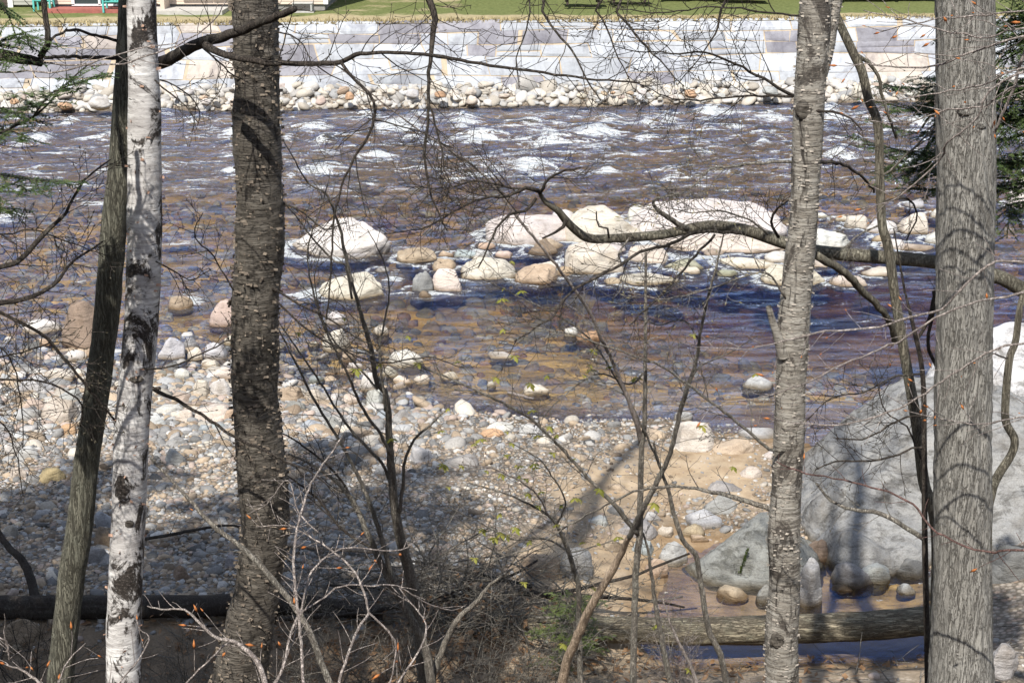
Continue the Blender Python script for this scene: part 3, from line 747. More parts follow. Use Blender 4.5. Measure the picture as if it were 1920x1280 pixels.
# ---- the great rocks at right: lofted from ground outlines
def great_rock(name, outline, ridge, seed, col, label, tagname, rough=1.0, zb=-0.4, crack=None):
    """outline: where the rock meets the ground; ridge: points of known height its surface passes through"""
    pts = [on_z(px, py, z) for px, py, z in outline]
    top = [on_z(px, py, z) for px, py, z in ridge]
    P = np.array(pts + top)
    ctr = P[:, :2].mean(0)
    lo, hi = P[:, :2].min(0) - .3, P[:, :2].max(0) + .3
    nx, ny = int((hi[0] - lo[0]) / .03), int((hi[1] - lo[1]) / .03)
    X, Y = np.meshgrid(np.linspace(lo[0], hi[0], nx), np.linspace(lo[1], hi[1], ny))
    D = np.linalg.norm(P[:, None, :2] - P[None, :, :2], axis=2)
    A = np.block([[D - .22 * np.eye(len(P)), np.ones((len(P), 1))], [np.ones((1, len(P))), np.zeros((1, 1))]])
    W = np.linalg.solve(A, np.append(P[:, 2], 0))
    Z = np.full(X.shape, W[-1])
    for c, q in zip(P, W[:-1]): Z += q * np.hypot(X - c[0], Y - c[1])
    poly = np.array(pts)[:, :2]
    ins = np.zeros(X.shape, bool); dist = np.full(X.shape, 1e9)
    for a, b in zip(poly, np.roll(poly, -1, 0)):
        with np.errstate(divide='ignore', invalid='ignore'):
            ins ^= ((a[1] > Y) != (b[1] > Y)) & (X < (b[0] - a[0]) * (Y - a[1]) / (b[1] - a[1] + 1e-12) + a[0])
        ab = b - a
        t = np.clip(((X - a[0]) * ab[0] + (Y - a[1]) * ab[1]) / (ab @ ab), 0, 1)
        dist = np.minimum(dist, np.hypot(X - a[0] - t * ab[0], Y - a[1] - t * ab[1]))
    dist = np.where(ins, dist, -dist)
    edge = sstep(-0.28, 0.05, dist)
    cr_ = fbm2(X * .6 + seed, Y * .6, seed + 9, 5)
    Z = Z - rough * .07 * np.exp(-(cr_ / .016) ** 2)
    st_ = fbm2(X * .9 + Y * .5, Y * 1.6 - X * .4, seed + 2, 4)
    Z = Z + .10 * rough * (np.floor(st_ * 7) / 7 - st_ * .35)
    Z = Z + rough * (.030 * fbm2(X * 1.6, Y * 1.6, seed, 4) + .022 * fbm2(X * 5, Y * 6, seed + 3, 4) + .012 * fbm2(X * 14, Y * 14, seed + 6, 2))
    if crack:
        a, c = (on_z(*q)[:2] for q in crack); ab = c - a
        t = np.clip(((X - a[0]) * ab[0] + (Y - a[1]) * ab[1]) / (ab @ ab), 0, 1)
        Z = Z - .26 * np.exp(-(np.hypot(X - a[0] - t * ab[0], Y - a[1] - t * ab[1]) / .045) ** 2)
    Z = zb + (Z - zb) * edge ** .45
    mb = MB(); mb.add(np.stack([X, Y, Z], -1).reshape(-1, 3), q=grid_quads(nx, ny))
    # close the underside so the rock is solid
    per = list(range(nx)) + [nx * (i + 1) - 1 for i in range(1, ny)] + [nx * ny - 2 - i for i in range(nx - 1)] + [nx * (ny - 2 - i) for i in range(ny - 2)]
    base = np.array([[X.ravel()[i], Y.ravel()[i], zb - .3] for i in per])
    n0 = nx * ny; m_ = len(per)
    mb.v.append(base); mb.n += m_
    mb.q.append(np.array([[per[i], n0 + i, n0 + (i + 1) % m_, per[(i + 1) % m_]] for i in range(m_)])); mb.qm.append(np.zeros(m_, int))
    org = np.array([ctr[0], ctr[1], 0.0])
    o = mb.build(name, M['slab'], origin=org)
    o.color = (*col, 1)
    ROCKS.append((o, (min(q[0] for q in outline), min(q[1] for q in ridge), max(q[0] for q in outline), max(q[1] for q in outline)), 'grey', dict(tag=tagname, lab=label)))
    return o

great_rock('boulder', [(1284, 1064, 0), (1345, 1091, 0), (1400, 1095, 0), (1452, 1093, 0), (1520, 1078, 0), (1540, 1040, 0), (1510, 1008, 0), (1430, 1008, 0), (1350, 1040, 0), (1305, 1056, 0)],
           [(1300, 1052, .12), (1345, 1040, .32), (1400, 1028, .45), (1450, 1025, .48), (1420, 952, .66), (1380, 985, .52), (1452, 938, .72), (1490, 990, .62), (1338, 1025, .34), (1440, 980, .62)],
           21, (.25, .255, .24), 'grey wedge of rock with a mossy crack, left of the peeling birch foot', 'wedge of grey rock', 1.0, crack=((1402, 1030, .43), (1386, 1078, .1)))
great_rock('boulder', [(1490, 900, 0), (1505, 960, 0), (1530, 1012, 0), (1590, 1064, 0), (1660, 1064, 0), (1740, 1050, 0), (1830, 1044, 0), (1960, 1034, 0), (2200, 985, 0), (2250, 860, 0), (2100, 775, 0), (1850, 792, 0), (1705, 815, 0), (1600, 850, 0), (1505, 864, 0)],
           [(1514, 840, .38), (1560, 800, .65), (1600, 766, .92), (1660, 713, 1.22), (1695, 690, 1.36), (1760, 700, 1.38), (1850, 712, 1.35), (1530, 925, .45), (1600, 935, .85), (1680, 940, .95), (1740, 945, .95), (1850, 950, .95), (1960, 940, 1.0), (2050, 900, .9),
            (1600, 860, .85), (1700, 830, 1.05), (1850, 830, 1.1), (1950, 820, 1.1), (2050, 780, 1.0), (1580, 1010, .5), (1660, 1000, .62), (1740, 1000, .62), (1850, 1005, .6)],
           33, (.29, .29, .285), 'huge pale grey sloping slab of rock behind the big grey trunk', 'huge grey slab', 1.0)
great_rock('boulder', [(1735, 735, 0), (1800, 750, 0), (1900, 752, 0), (2050, 742, 0), (2160, 690, 0), (2000, 655, 0), (1860, 655, 0), (1765, 690, 0)],
           [(1770, 642, .5), (1830, 610, .85), (1900, 592, 1.0), (1980, 592, 1.0), (1850, 660, .8), (1930, 660, .85), (1800, 690, .5), (2050, 640, .7), (1900, 705, .45)],
           41, (.56, .56, .57), 'bright white-grey boulder beyond the huge slab, by the right edge', 'bright upper boulder')

# ---- shore cobbles: separate stones in the left shore band and in the far row
def overlaps(x, y, wd):
    for _, b, _, _ in ROCKS:
        if b[0] - wd * .3 < x < b[2] + wd * .3 and b[1] - wd * .15 < y < b[3] + wd * .3: return True
    return False

def cobble(px, py, wpx, cname, r, kind, seed):
    p = on_z(px, py, 0.1)
    for _ in range(3):
        p = on_z(px, py, float(ground_z(p[0], p[1])))
    if kind == 'cobble' and p[2] < -0.16: return None
    a = wpx * depth_of(p) / F / 2
    o = bpy.data.objects.new('cobble', base_mesh(kind, seed % 10))
    o.location = (p[0], p[1], max(p[2], -.05) + a * .22)
    o.scale = (a, a * r.uniform(.65, .9), a * r.uniform(.42, .72))
    o.rotation_euler = (r.normal(0, .14), r.normal(0, .14), r.uniform(0, 6.28) if kind == 'far' else r.normal(0, .6))
    o.color = jcol(cname, r, .15)
    COL.objects.link(o)
    ROCKS.append((o, (px - wpx / 2, py - wpx * .5, px + wpx / 2, py + wpx * .1), cname, dict(far=kind == 'far', auto=1)))
    return o

r_ = np.random.default_rng(77)
n_ = 0
pal = ['pale grey', 'grey', 'cream', 'white', 'tan', 'bluish grey', 'grey', 'pale grey', 'pinkish']
for _ in range(4000):
    if n_ >= 92: break
    px = r_.uniform(-10, 760); lim = np.interp(px, [0, 200, 450, 560, 760], [765, 770, 745, 745, 772])
    py = lim + abs(r_.normal(0, 36)) - (16 if r_.uniform() < .55 else r_.uniform(20, 95))
    wd = r_.uniform(20, 44) * np.interp(py, [740, 880], [1, .75])
    if overlaps(px, py, wd): continue
    if cobble(px, py, wd, pal[r_.integers(len(pal))], r_, 'cobble', int(r_.integers(100))): n_ += 1

n_ = 0
palf = ['cream', 'white', 'white', 'tan', 'cream', 'cream', 'white', 'cream', 'pale grey', 'pinkish', 'white', 'orange']
farbox = []
for _ in range(9000):
    if n_ >= 105: break
    px = r_.uniform(-20, 1780)
    wl = np.interp(px, [0, 530, 960, 1500, 1920], [212, 204, 197, 190, 186]); top = wl - 46
    py = r_.uniform(top + 6, wl)
    wd = r_.choice([14, 18, 22, 28, 36, 48], p=[.12, .22, .26, .2, .14, .06]) * r_.uniform(.85, 1.15)
    if any(abs(px - q[0]) < (wd + q[2]) * .42 and abs(py - q[1]) < (wd + q[2]) * .20 for q in farbox): continue
    p = on_z(px, py, .2)
    farbox.append((px, py, wd))
    if cobble(px, py, wd, palf[int(r_.integers(len(palf)))], r_, 'far', int(r_.integers(100))): n_ += 1

def build_water():
    ys = np.concatenate([np.arange(12.4, 24, .12), np.arange(24, 34, .11), np.arange(34, 51.2, .095)])
    xs = np.concatenate([np.arange(-40, -17, .5), np.arange(-17, 17, .065), np.arange(17, 40.1, .5)])
    X, Y = np.meshgrid(xs, ys)
    v = Y - FAR_B * X
    rap = sstep(33, 39, v) * sstep(48.8, 46.5, v)
    mid = sstep(22, 32, Y)
    amp = 0.001 + 0.004 * sstep(17, 20, Y) + 0.022 * mid + 0.125 * rap
    n = fbm2(X * .55 + .25 * Y, Y * 1.25, 2, 4)
    crest = 1 - np.abs(fbm2(X * .42 + 9, Y * 1.15 - .2 * X, 6, 4)) * 2.2
    Z = amp * (1.1 * n + 0.75 * crest) + rap * (0.05 * fbm2(X * 1.6, Y * 3.2, 1, 4) + .012 * fbm2(X * 5, Y * 7, 12, 3))
    foam = np.zeros(X.shape)
    rr = np.random.default_rng(61)
    more = [(rr.uniform(-20, 1920), rr.choice([222, 240, 258, 276, 300, 330]) + rr.normal(0, 7), rr.uniform(25, 95), rr.uniform(5, 13), rr.uniform(.35, .85)) for _ in range(70)]
    for px, py, wd, ht, s in FOAM + more:
        c = on_z(px, py)
        dp = depth_of(c)
        th = math.atan2(CAMZ, c[1])
        a, bb = wd * dp / F * .56, max(0.2, ht * dp / F / math.sin(th) * .5)
        sk = 0.16 * (X - c[0])
        g = np.exp(-(((X - c[0]) / a) ** 2 * 1.1 + ((Y - c[1] - sk) / bb) ** 2) * .9)
        foam = np.maximum(foam, g * s * .95)
        if ht > 8 and Y.max() > 0:
            Z += 0.17 * s * np.exp(-(((X - c[0]) / a / .8) ** 2 + ((Y - c[1] - bb * .7 - sk) / bb / .9) ** 2)) * (1 if py < 350 else .35)
    foam = np.maximum(foam, rap * sstep(.2, .8, crest * .6 + n) * .5)
    for o, bx, cn, op in ROCKS:
        if op.get('far') or not (370 < bx[3] < 625): continue
        c = o.location; a = (bx[2] - bx[0]) * depth_of((c[0], c[1], 0)) / F / 2; b_ = a * .8
        q = np.hypot((X - c[0]) / (a + .12), (Y - c[1]) / (b_ + .14))
        foam = np.maximum(foam, .62 * np.exp(-((q - 1.0) / .16) ** 2) * (X < c[0] + .2 * a) * (bx[3] < 560) + .30 * np.exp(-((q - 1.0) / .12) ** 2))
        wk = np.exp(-((Y - c[1] + .05 * (X - c[0])) / (b_ * .55)) ** 2) * sstep(c[0] + a * .7, c[0] + a * 1.1, X) * np.exp(-np.clip(X - c[0] - a, 0, 99) / (a * 1.2 + .3))
        foam = np.maximum(foam, .38 * wk)
        Z += .03 * np.exp(-((q - 1.1) / .25) ** 2) * (X < c[0])
    D = -ground_z(X, Y)
    foam = np.maximum(foam, 0.16 * rap)
    dep = np.clip(D, 0.0, 1.2)
    mb = MB(); mb.add(np.stack([X, Y, Z], -1).reshape(-1, 3), q=grid_quads(len(xs), len(ys)))
    o = mb.build('river_water', water_material(), attrs={'foam': foam, 'water_depth': dep, 'wave': .12 + .88 * sstep(16.8, 20.0, Y)})
    tag(o, 'shallow clear river with brown rapids and blue calm water', None, None, 'structure')

build_water()

# ---- stuff: gravel on the beach, pebbles in the far row, stones under the water
def scatter(name, n, xr, yr, keep, size, label, sub=1, pal=None, seed=5, flat=.55, sink=.2):
    r = np.random.default_rng(seed)
    x, y = r.uniform(*xr, n * 4), r.uniform(*yr, n * 4)
    k = keep(x, y) > r.uniform(size=len(x))
    x, y = x[k][:n], y[k][:n]
    z = ground_z(x, y)
    s = size(x, y, r)
    v0, f0 = ICO[sub]
    shapes = [rock_verts(300 + i, sub, 2.1 + .2 * (i % 4), 6, .20, (.58, .9))[0] for i in range(16)]
    shp = np.stack(shapes)[r.integers(0, 16, len(x))]
    sc = np.stack([s, s * r.uniform(.6, .95, len(x)), s * r.uniform(.75, 1.25, len(x)) * flat], 1)
    v = shp * sc[:, None, :]
    a = r.uniform(0, 6.28, len(x)); ca, sa = np.cos(a)[:, None], np.sin(a)[:, None]
    tx, ty = r.normal(0, .22, (len(x), 1)), r.normal(0, .22, (len(x), 1))
    X = v[..., 0] * ca - v[..., 1] * sa; Y = v[..., 0] * sa + v[..., 1] * ca; Z = v[..., 2] + X * tx + Y * ty
    v = np.stack([X + x[:, None], Y + y[:, None], Z + (z + s * sink)[:, None]], -1).reshape(-1, 3)
    f = (f0[None] + (np.arange(len(x)) * len(v0))[:, None, None]).reshape(-1, 3)
    cols = np.array([COLS[c] for c in pal])[r.integers(0, len(pal), len(x))] * r.uniform(.55, 1.02, (len(x), 1))
    mb = MB(); mb.add(v, t=f, col=np.repeat(cols, len(v0), 0))
    o = mb.build(name, M['gravel'])
    return tag(o, label, None, None, 'stuff')

GPAL = ['pale grey', 'grey', 'cream', 'white', 'tan', 'grey', 'grey', 'tan', 'pinkish', 'tan', 'brown', 'dark grey']
def g_keep(x, y):
    z = ground_z(x, y)
    dens = (1 - .93 * sand_mask(x, y)) * (.12 + .88 * sstep(13.9, 14.9, y - .25 * np.clip(x, -3, 2)))
    return dens * (z > -.01) * sstep(12.9, 13.9, y) * (y < 26)
def g_size(x, y, r):
    z = ground_z(x, y)
    near = sstep(.22, .05, z) * sstep(0, -3, x)
    return np.minimum(np.exp(r.normal(0, .55, len(x))) * (.019 + .030 * near + .007 * (x < -1)), .12)
scatter('gravel', 46000, (-9.5, 5.2), (13, 26), g_keep, g_size, 'grey and tan gravel covering the beach, shaded at left', pal=GPAL, seed=5, sink=.04)
scatter('small_cobbles', 1900, (-9.5, 2.0), (17, 28), lambda x, y: (ground_z(x, y) > -.02 - .08 * sstep(-.5, -2.5, x)) * (1 - .95 * sand_mask(x, y)) * (y > 17) * sstep(.30, .08, ground_z(x, y)) * (.12 + .88 * sstep(0, -2.2, x)), lambda x, y, r: np.exp(r.normal(0, .3, len(x))) * .095, 'small rounded stones heaped along the near water edge', sub=2, pal=GPAL, seed=6, sink=.08)
scatter('riverbed_stones', 5200, (-13, 12), (19, 44), lambda x, y: (ground_z(x, y) < -.02) * (ground_z(x, y) > -.62) * (1 - sand_mask(x, y)) * sstep(44, 26, y), lambda x, y, r: np.minimum(np.exp(r.normal(0, .5, len(x))) * .10 * (1 + (y > 27) * .6), .5 * np.abs(ground_z(x, y)) + .05),
        'drowned cobbles seen through the clear water', sub=2, pal=['tan', 'tan', 'pale grey', 'cream', 'cream', 'pinkish', 'white', 'orange', 'grey'], seed=7, sink=.0)
def fk(x, y):
    v = y - FAR_B * x
    return sstep(FAR_A - .1, FAR_A + .3, v) * sstep(FAR_A + 2.3, FAR_A + 2.1, v)
scatter('shore_pebbles', 3000, (-22, 22), (46, 53), fk, lambda x, y, r: np.exp(r.normal(0, .4, len(x))) * .13, 'sunlit small stones filling the far shore row under the wall', sub=2, pal=['cream', 'white', 'white', 'cream', 'cream', 'white', 'pale grey'], seed=8, sink=.35)
# ------------------------------------------------------------------ far bank: granite wall, lawn, houses, woods
def granite_block_material():
    m, t, b = mat('cut_granite'); k = N(t)
    vec = k.pos()
    c = k.attr('tone', 'Color')
    n1 = k.noise(vec, .9, 5, .65, .5); n2 = k.noise(vec, 12, 4, .65)
    sp = k.new('ShaderNodeSeparateXYZ')
    drip = k.noise(k.pos((3.0, 3.0, .7)), 1.4, 4, .6)
    c = k.mix(.75, c, k.ramp(n1, [(.34, (.55, .54, .58)), (.5, (1, 1, 1)), (.8, (1.08, 1.06, 1.03))]), 'MULTIPLY')
    c = k.mix(.5, c, k.ramp(drip, [(.33, (.6, .58, .58)), (.5, (1, 1, 1))]), 'MULTIPLY')
    c = k.mix(.5, c, k.ramp(n2, [(.3, .8), (.7, 1.1)]), 'MULTIPLY')
    k.put(b.inputs['Base Color'], c)
    b.inputs['Roughness'].default_value = .85
    k.put(b.inputs['Normal'], k.bump(n2, .4, .03))
    return m

def build_wall():
    r = np.random.default_rng(21)
    ang = math.atan(FAR_B)
    cs, sn = math.cos(ang), math.sin(ang)
    v_foot, z_foot, z_top, batter = FAR_A + 1.55, 0.48, 2.45, 1.05
    mb = MB()
    slope = batter / (z_top - z_foot)
    def put(u0, u1, z0, z1, sl, sr, proud, col):
        # a block: front face leaning back with the wall, irregular corners
        q = []
        h = (z1 - z0) / 2
        for (u, z) in ((u0 - sl * h, z0), (u1 - sr * h, z0), (u1 + sr * h, z1), (u0 + sl * h, z1)):
            u += r.uniform(-.012, .012); zz = z + r.uniform(-.02, .02)
            q.append((u, zz + .05 * math.sin(u * .55 + 2.2 * round(z * 3)) * (1 if .3 < z < 2.4 else 0)))
        quad = np.array(q)
        nu, nz = max(3, int((u1 - u0) / .12)), 5
        s, t = np.meshgrid(np.linspace(0, 1, nu), np.linspace(0, 1, nz))
        P = (quad[0] * ((1 - s) * (1 - t))[..., None] + quad[1] * (s * (1 - t))[..., None] + quad[2] * (s * t)[..., None] + quad[3] * ((1 - s) * t)[..., None])
        edge = np.minimum(np.minimum(s, 1 - s) * (u1 - u0), np.minimum(t, 1 - t) * (z1 - z0))
        bulge = proud * sstep(-.02, .06, edge) + .03 * fbm2(P[..., 0] * 2.2, P[..., 1] * 3.2, proud * 100, 3)
        vv = v_foot + (P[..., 1] - z_foot) * slope - bulge
        U = P[..., 0]
        X = U * cs - 0 * sn; Yw = vv + FAR_B * X
        front = np.stack([X, Yw, P[..., 1]], -1).reshape(-1, 3)
        back = front + np.array([0, .3, 0])
        mb.add(front, q=grid_quads(nu, nz)[:, ::-1], col=col)
        per = list(range(nu)) + [nu * (i + 1) - 1 for i in range(1, nz)] + [nu * nz - 2 - i for i in range(nu - 1)] + [nu * (nz - 2 - i) for i in range(nz - 2)]
        n = len(per)
        ring = np.vstack([front[per], back[per]])
        mb.add(ring, q=[[i, (i + 1) % n, n + (i + 1) % n, n + i] for i in range(n)], col=col * .9)
    def row(z0, z1, wl, wh, dark):
        u = -30 + r.uniform(0, 1); sl = 0.0
        while u < 30:
            wd = r.uniform(wl, wh); sr = float(np.clip(r.normal(-.15, .3), -.7, .5))
            base = np.array([.40, .42, .45]) * r.uniform(.80, 1.14)
            if r.uniform() < dark: base = np.array([.245, .24, .265]) * r.uniform(.85, 1.15)
            if r.uniform() < .06: base = np.array([.46, .41, .36])
            h = (z1 - z0)
            if r.uniform() < .16 and h > .3:
                zm = z0 + h * r.uniform(.4, .6)
                put(u, u + wd, z0, zm - .006, sl, sl * .5 + sr * .5, r.uniform(.015, .04), base); put(u, u + wd, zm + .006, z1, sl, sl * .5 + sr * .5, r.uniform(.015, .04), base * r.uniform(.9, 1.1)); sr = sl * .5 + sr * .5
            else:
                put(u, u + wd, z0, z1, sl, sr, r.uniform(.015, .045), base)
            u += wd + (r.uniform(.02, .045) if r.uniform() < .75 else r.uniform(.08, .2)); sl = sr
    zs = [.16, .80, 1.32, 1.74, 2.10, 2.45]
    for i in range(5):
        row(zs[i] + .012, zs[i + 1] - .012, *[(1.4, 2.9), (1.2, 2.5), (.9, 2.0), (.7, 1.6), (1.0, 2.2)][i], [.08, .15, .45, .5, .3][i])
    # mortar and rubble core behind the blocks
    n = 120
    U = np.linspace(-31, 31, n)
    core = []
    for z, dv in ((.1, .01), (z_top - .03, .01)):
        X = U * cs
        core.append(np.stack([X, v_foot + (z - z_foot) * slope + dv + FAR_B * X, np.full(n, z)], 1))
    mb.add(np.concatenate(core), q=grid_quads(n, 2)[:, ::-1], col=np.array([.44, .36, .26]))
    o = mb.build('stone_wall', granite_block_material(), smooth=False)
    tag(o, 'long sloping wall of big pale granite blocks along the far shore', 'wall')

build_wall()

def lawn_material():
    m, t, b = mat('lawn'); k = N(t)
    vec = k.pos()
    n1 = k.noise(vec, .7, 4, .6); n2 = k.noise(vec, 9, 4, .7)
    g = k.ramp(n2, [(.3, (.085, .105, .036)), (.7, (.175, .195, .075))])
    d = k.ramp(n2, [(.3, (.27, .225, .13)), (.7, (.40, .34, .21))])
    f = k.math('ADD', k.attr('green'), k.math('MULTIPLY', k.math('SUBTRACT', n1, .5), 1.7))
    k.put(b.inputs['Base Color'], k.mix(k.ramp(f, [(.35, 0.0), (.62, 1.0)]), d, g))
    b.inputs['Roughness'].default_value = .95
    b.inputs['Specular IOR Level'].default_value = .1
    k.put(b.inputs['Normal'], k.bump(n2, .8, .06))
    return m

def build_lawn():
    xs = np.concatenate([np.arange(-200, -40, 8), np.arange(-40, 40, .4), np.arange(40, 200.1, 8)])
    vs = np.concatenate([np.arange(FAR_A + 2.52, 62, .2), np.arange(62, 300, 5)])
    X, V = np.meshgrid(xs, vs)
    Y = V + FAR_B * np.clip(X, -40, 40)
    Z = 2.41 + .04 * fbm2(X * .5, Y * .5, 3, 3) + .03 * fbm2(X * 3, Y * 3, 1, 2) + .02 * np.clip(V - 58, 0, 60)
    Z = np.where(V < FAR_A + 2.7, 2.38, Z)
    green = sstep(52.3, 53.7, V + .25 * X * (X > 0) * .16) * np.where(X < -2, .62, 1.0)
    mb = MB(); mb.add(np.stack([X, Y, Z], -1).reshape(-1, 3), q=grid_quads(len(xs), len(vs)))
    o = mb.build('lawn', lawn_material(), attrs={'green': green})
    tag(o, 'lawn with a dry brown strip along the top of the wall', None, None, 'structure')
    # grass tufts fringe on the wall top
    r = np.random.default_rng(9); n = 9500
    x = r.uniform(-20, 20, n); v = FAR_A + 2.54 + np.abs(r.normal(0, .35, n))
    y = v + FAR_B * x; z = np.full(n, 2.38); a = r.uniform(0, 3.14, n); h = r.uniform(.03, .17, n)
    dx, dy = np.cos(a) * .05, np.sin(a) * .05
    P = np.stack([np.stack([x - dx, y - dy, z], 1), np.stack([x + dx, y + dy, z], 1), np.stack([x + r.normal(0, .05, n), y + r.normal(0, .05, n), z + h], 1)], 1).reshape(-1, 3)
    mb = MB(); mb.add(P, t=np.arange(3 * n).reshape(-1, 3))
    o = mb.build('dry_grass', simple('dry_grass_blades', (.34, .28, .15), .9, .4, 3, 0))
    tag(o, 'short dry grass fringing the top of the granite wall', None, None, 'stuff')

build_lawn()

def reflection_hill():  # unseen hill added to give the far water its brown reflection
    xs = np.linspace(-320, 320, 90); ys = np.linspace(112, 330, 50)
    X, Y = np.meshgrid(xs, ys)
    Z = 3.2 + 37 * sstep(112, 200, Y) * (1 + .25 * fbm2(X * .012, Y * .012, 0, 3)) + 2.2 * fbm2(X * .12, Y * .12, 4, 4)
    mb = MB(); mb.add(np.stack([X, Y, Z], -1).reshape(-1, 3), q=grid_quads(90, 50))
    m = simple('reflected_hillside', (.135, .105, .075), .95, .45, .25, 0)
    tag(mb.build('reflection_hill', m), 'unseen brown wooded hillside added far behind the houses for the river to reflect', None, None, 'structure')
reflection_hill()

M['siding'] = simple('beige_siding', (.56, .46, .37), .6, .05, 3, 0)
M['siding_grey'] = simple('grey_siding', (.33, .33, .29), .6, .05, 3, 0)
M['trim'] = simple('white_trim', (.72, .72, .72), .5, .04, 3, 0)
M['glass'] = mat('window_glass')[0]
_b = M['glass'].node_tree.nodes['Principled BSDF']; _b.inputs['Base Color'].default_value = (.03, .045, .05, 1); _b.inputs['Roughness'].default_value = .05
M['roof'] = simple('roof_shingle', (.09, .085, .08), .9, .3, 6, .3)
M['concrete'] = simple('concrete', (.42, .40, .37), .9, .12, 6, .2)
M['red'] = simple('red_stain', (.30, .095, .075), .7, .2, 6, .1)
M['darkwood'] = simple('dark_wood', (.055, .04, .033), .8, .3, 6, .1)
M['teal'] = simple('teal_plastic', (.10, .42, .38), .4, .1, 5, 0)
M['metal'] = simple('painted_metal', (.42, .42, .40), .5, .08, 8, 0)
M['foundation'] = simple('foundation_block', (.22, .21, .20), .9, .2, 6, .1)

def siding(mb, x0, x1, y, z0, z1, axis='x', m=0, board=.11, out=-1):
    """clapboards: each course leans out at its lower edge"""
    n = int((z1 - z0) / board)
    for i in range(n):
        a, b = z0 + i * board, z0 + (i + 1) * board
        if axis == 'x':
            v = [[x0, y + out * .018, a], [x1, y + out * .018, a], [x1, y, b], [x0, y, b], [x0, y, a], [x1, y, a]]
        else:
            v = [[y + out * .018, x0, a], [y + out * .018, x1, a], [y, x1, b], [y, x0, b], [y, x0, a], [y, x1, a]]
        mb.add(v, q=[[0, 1, 2, 3], [4, 5, 1, 0]], m=m)

def gable_roof(mb, x0, x1, y0, y1, z, h, ov=.4, th=.16):
    ym = (y0 + y1) / 2
    for s in (0, 1):
        ye = y0 - ov if s == 0 else y1 + ov
        k = -ov * h / (ym - y0)
        v = [[x0 - ov, ye, z + k], [x1 + ov, ye, z + k], [x1 + ov, ym, z + h], [x0 - ov, ym, z + h]]
        v += [[a, b, c + th] for a, b, c in v]
        mb.add(v, q=[[0, 1, 2, 3], [4, 5, 6, 7], [0, 1, 5, 4], [1, 2, 6, 5], [2, 3, 7, 6], [3, 0, 4, 7]])

def window(parent, org, x, z0, z1, wd, y, name='window', split=1):
    mb = MB()
    for (cx, cz, sx, sz) in ((x, z0, wd + .16, .09), (x, z1, wd + .16, .09), (x - wd / 2, (z0 + z1) / 2, .08, z1 - z0 - .09), (x + wd / 2, (z0 + z1) / 2, .08, z1 - z0 - .09)):
        mb.box((cx, y - .045, cz), (sx, .09, sz))
    for i in range(split): mb.box((x - wd / 2 + wd * (i + 1) / (split + 1), y - .04, (z0 + z1) / 2), (.05, .05, z1 - z0 - .1))
    f = mb.build(name, M['trim'], parent, org, False)
    g = MB(); g.box((x, y - .012, (z0 + z1) / 2), (wd - .08, .02, z1 - z0 - .09))
    g.build('pane', M['glass'], f, org, False)
    return f

def wx(px, Y, z=2.6):
    d = Y * CP + (CAMZ - z) * SP
    return (px - 960) * d / F

def house_beige():
    Y, z0, z1 = 54.6, 2.40, 8.2
    x0, x1 = wx(95, Y), wx(611, Y)
    org = (x0, Y, z0)
    h = empty('house', org, 'beige clapboard house with white corner trim above the left of the wall', 'house')
    a = MB()
    siding(a, x0, x1, Y, z0 + .22, z1)
    siding(a, Y, Y + 13, x1, z0 + .22, z1, 'y', 0, .11, 1)
    siding(a, Y, Y + 13, x0, z0 + .22, z1, 'y')
    a.box(((x0 + x1) / 2, Y + 6.55, (z0 + z1) / 2 + .1), (x1 - x0 - .1, 12.9, z1 - z0 - .3))
    a.build('wall', M['siding'], h, org, False)
    f = MB(); f.box(((x0 + x1) / 2, Y + 6.5, z0 + .1), (x1 - x0 - .06, 12.9, .3)); f.build('foundation', M['foundation'], h, org, False)
    for cx, cy in ((x1, Y), (x0, Y)):
        c = MB(); c.box((cx + .005, cy - .01, (z0 + z1) / 2 + .1), (.16, .16, z1 - z0 - .25)); c.build('corner_trim', M['trim'], h, org, False)
    rf = MB(); gable_roof(rf, x0, x1, Y, Y + 13, z1, 4.2); rf.build('roof', M['roof'], h, org, False)
    for px in (372, 428): window(h, org, wx(px, Y), z0 + .42, z0 + 1.75, .86, Y - .02)
    d = MB(); dx = wx(188, Y)
    for (cx, cz, sx, sz) in ((dx - .92, z0 + 1.2, .1, 2.0), (dx + .92, z0 + 1.2, .1, 2.0), (dx, z0 + 2.25, 1.94, .1), (dx, z0 + 1.2, .08, 2.0), (dx, z0 + .2, 1.94, .06)):
        d.box((cx, Y - .05, cz), (sx, .1, sz))
    do = d.build('sliding_door', M['trim'], h, org, False)
    g = MB(); g.box((dx, Y - .02, z0 + 1.2), (1.75, .03, 1.95)); g.build('pane', M['glass'], do, org, False)
    for px in (188, 372, 480): window(h, org, wx(px, Y, 6), z0 + 3.6, z0 + 4.9, .95, Y - .02)
    s = MB(); s.box((wx(360, Y), Y - .75, z0 + .06), (2.6, 1.4, .16)); s.build('patio_slab', M['concrete'], h, org, False)
    k = MB(); k.box((wx(165, Y), Y - .5, z0 + .10), (2.6, .9, .08)); k.box((wx(165, Y), Y - .97, z0 + .07), (2.62, .03, .14)); k.build('deck', M['red'], h, org, False)
    # thin wall put out at the facade's shadowed stretch beside the windows
    rc = MB(); rc.box((wx(315, Y), Y - .45, z0 + 1.4), (.14, .9, 2.8)); rc.build('projecting_wall', M['siding'], h, org, False)

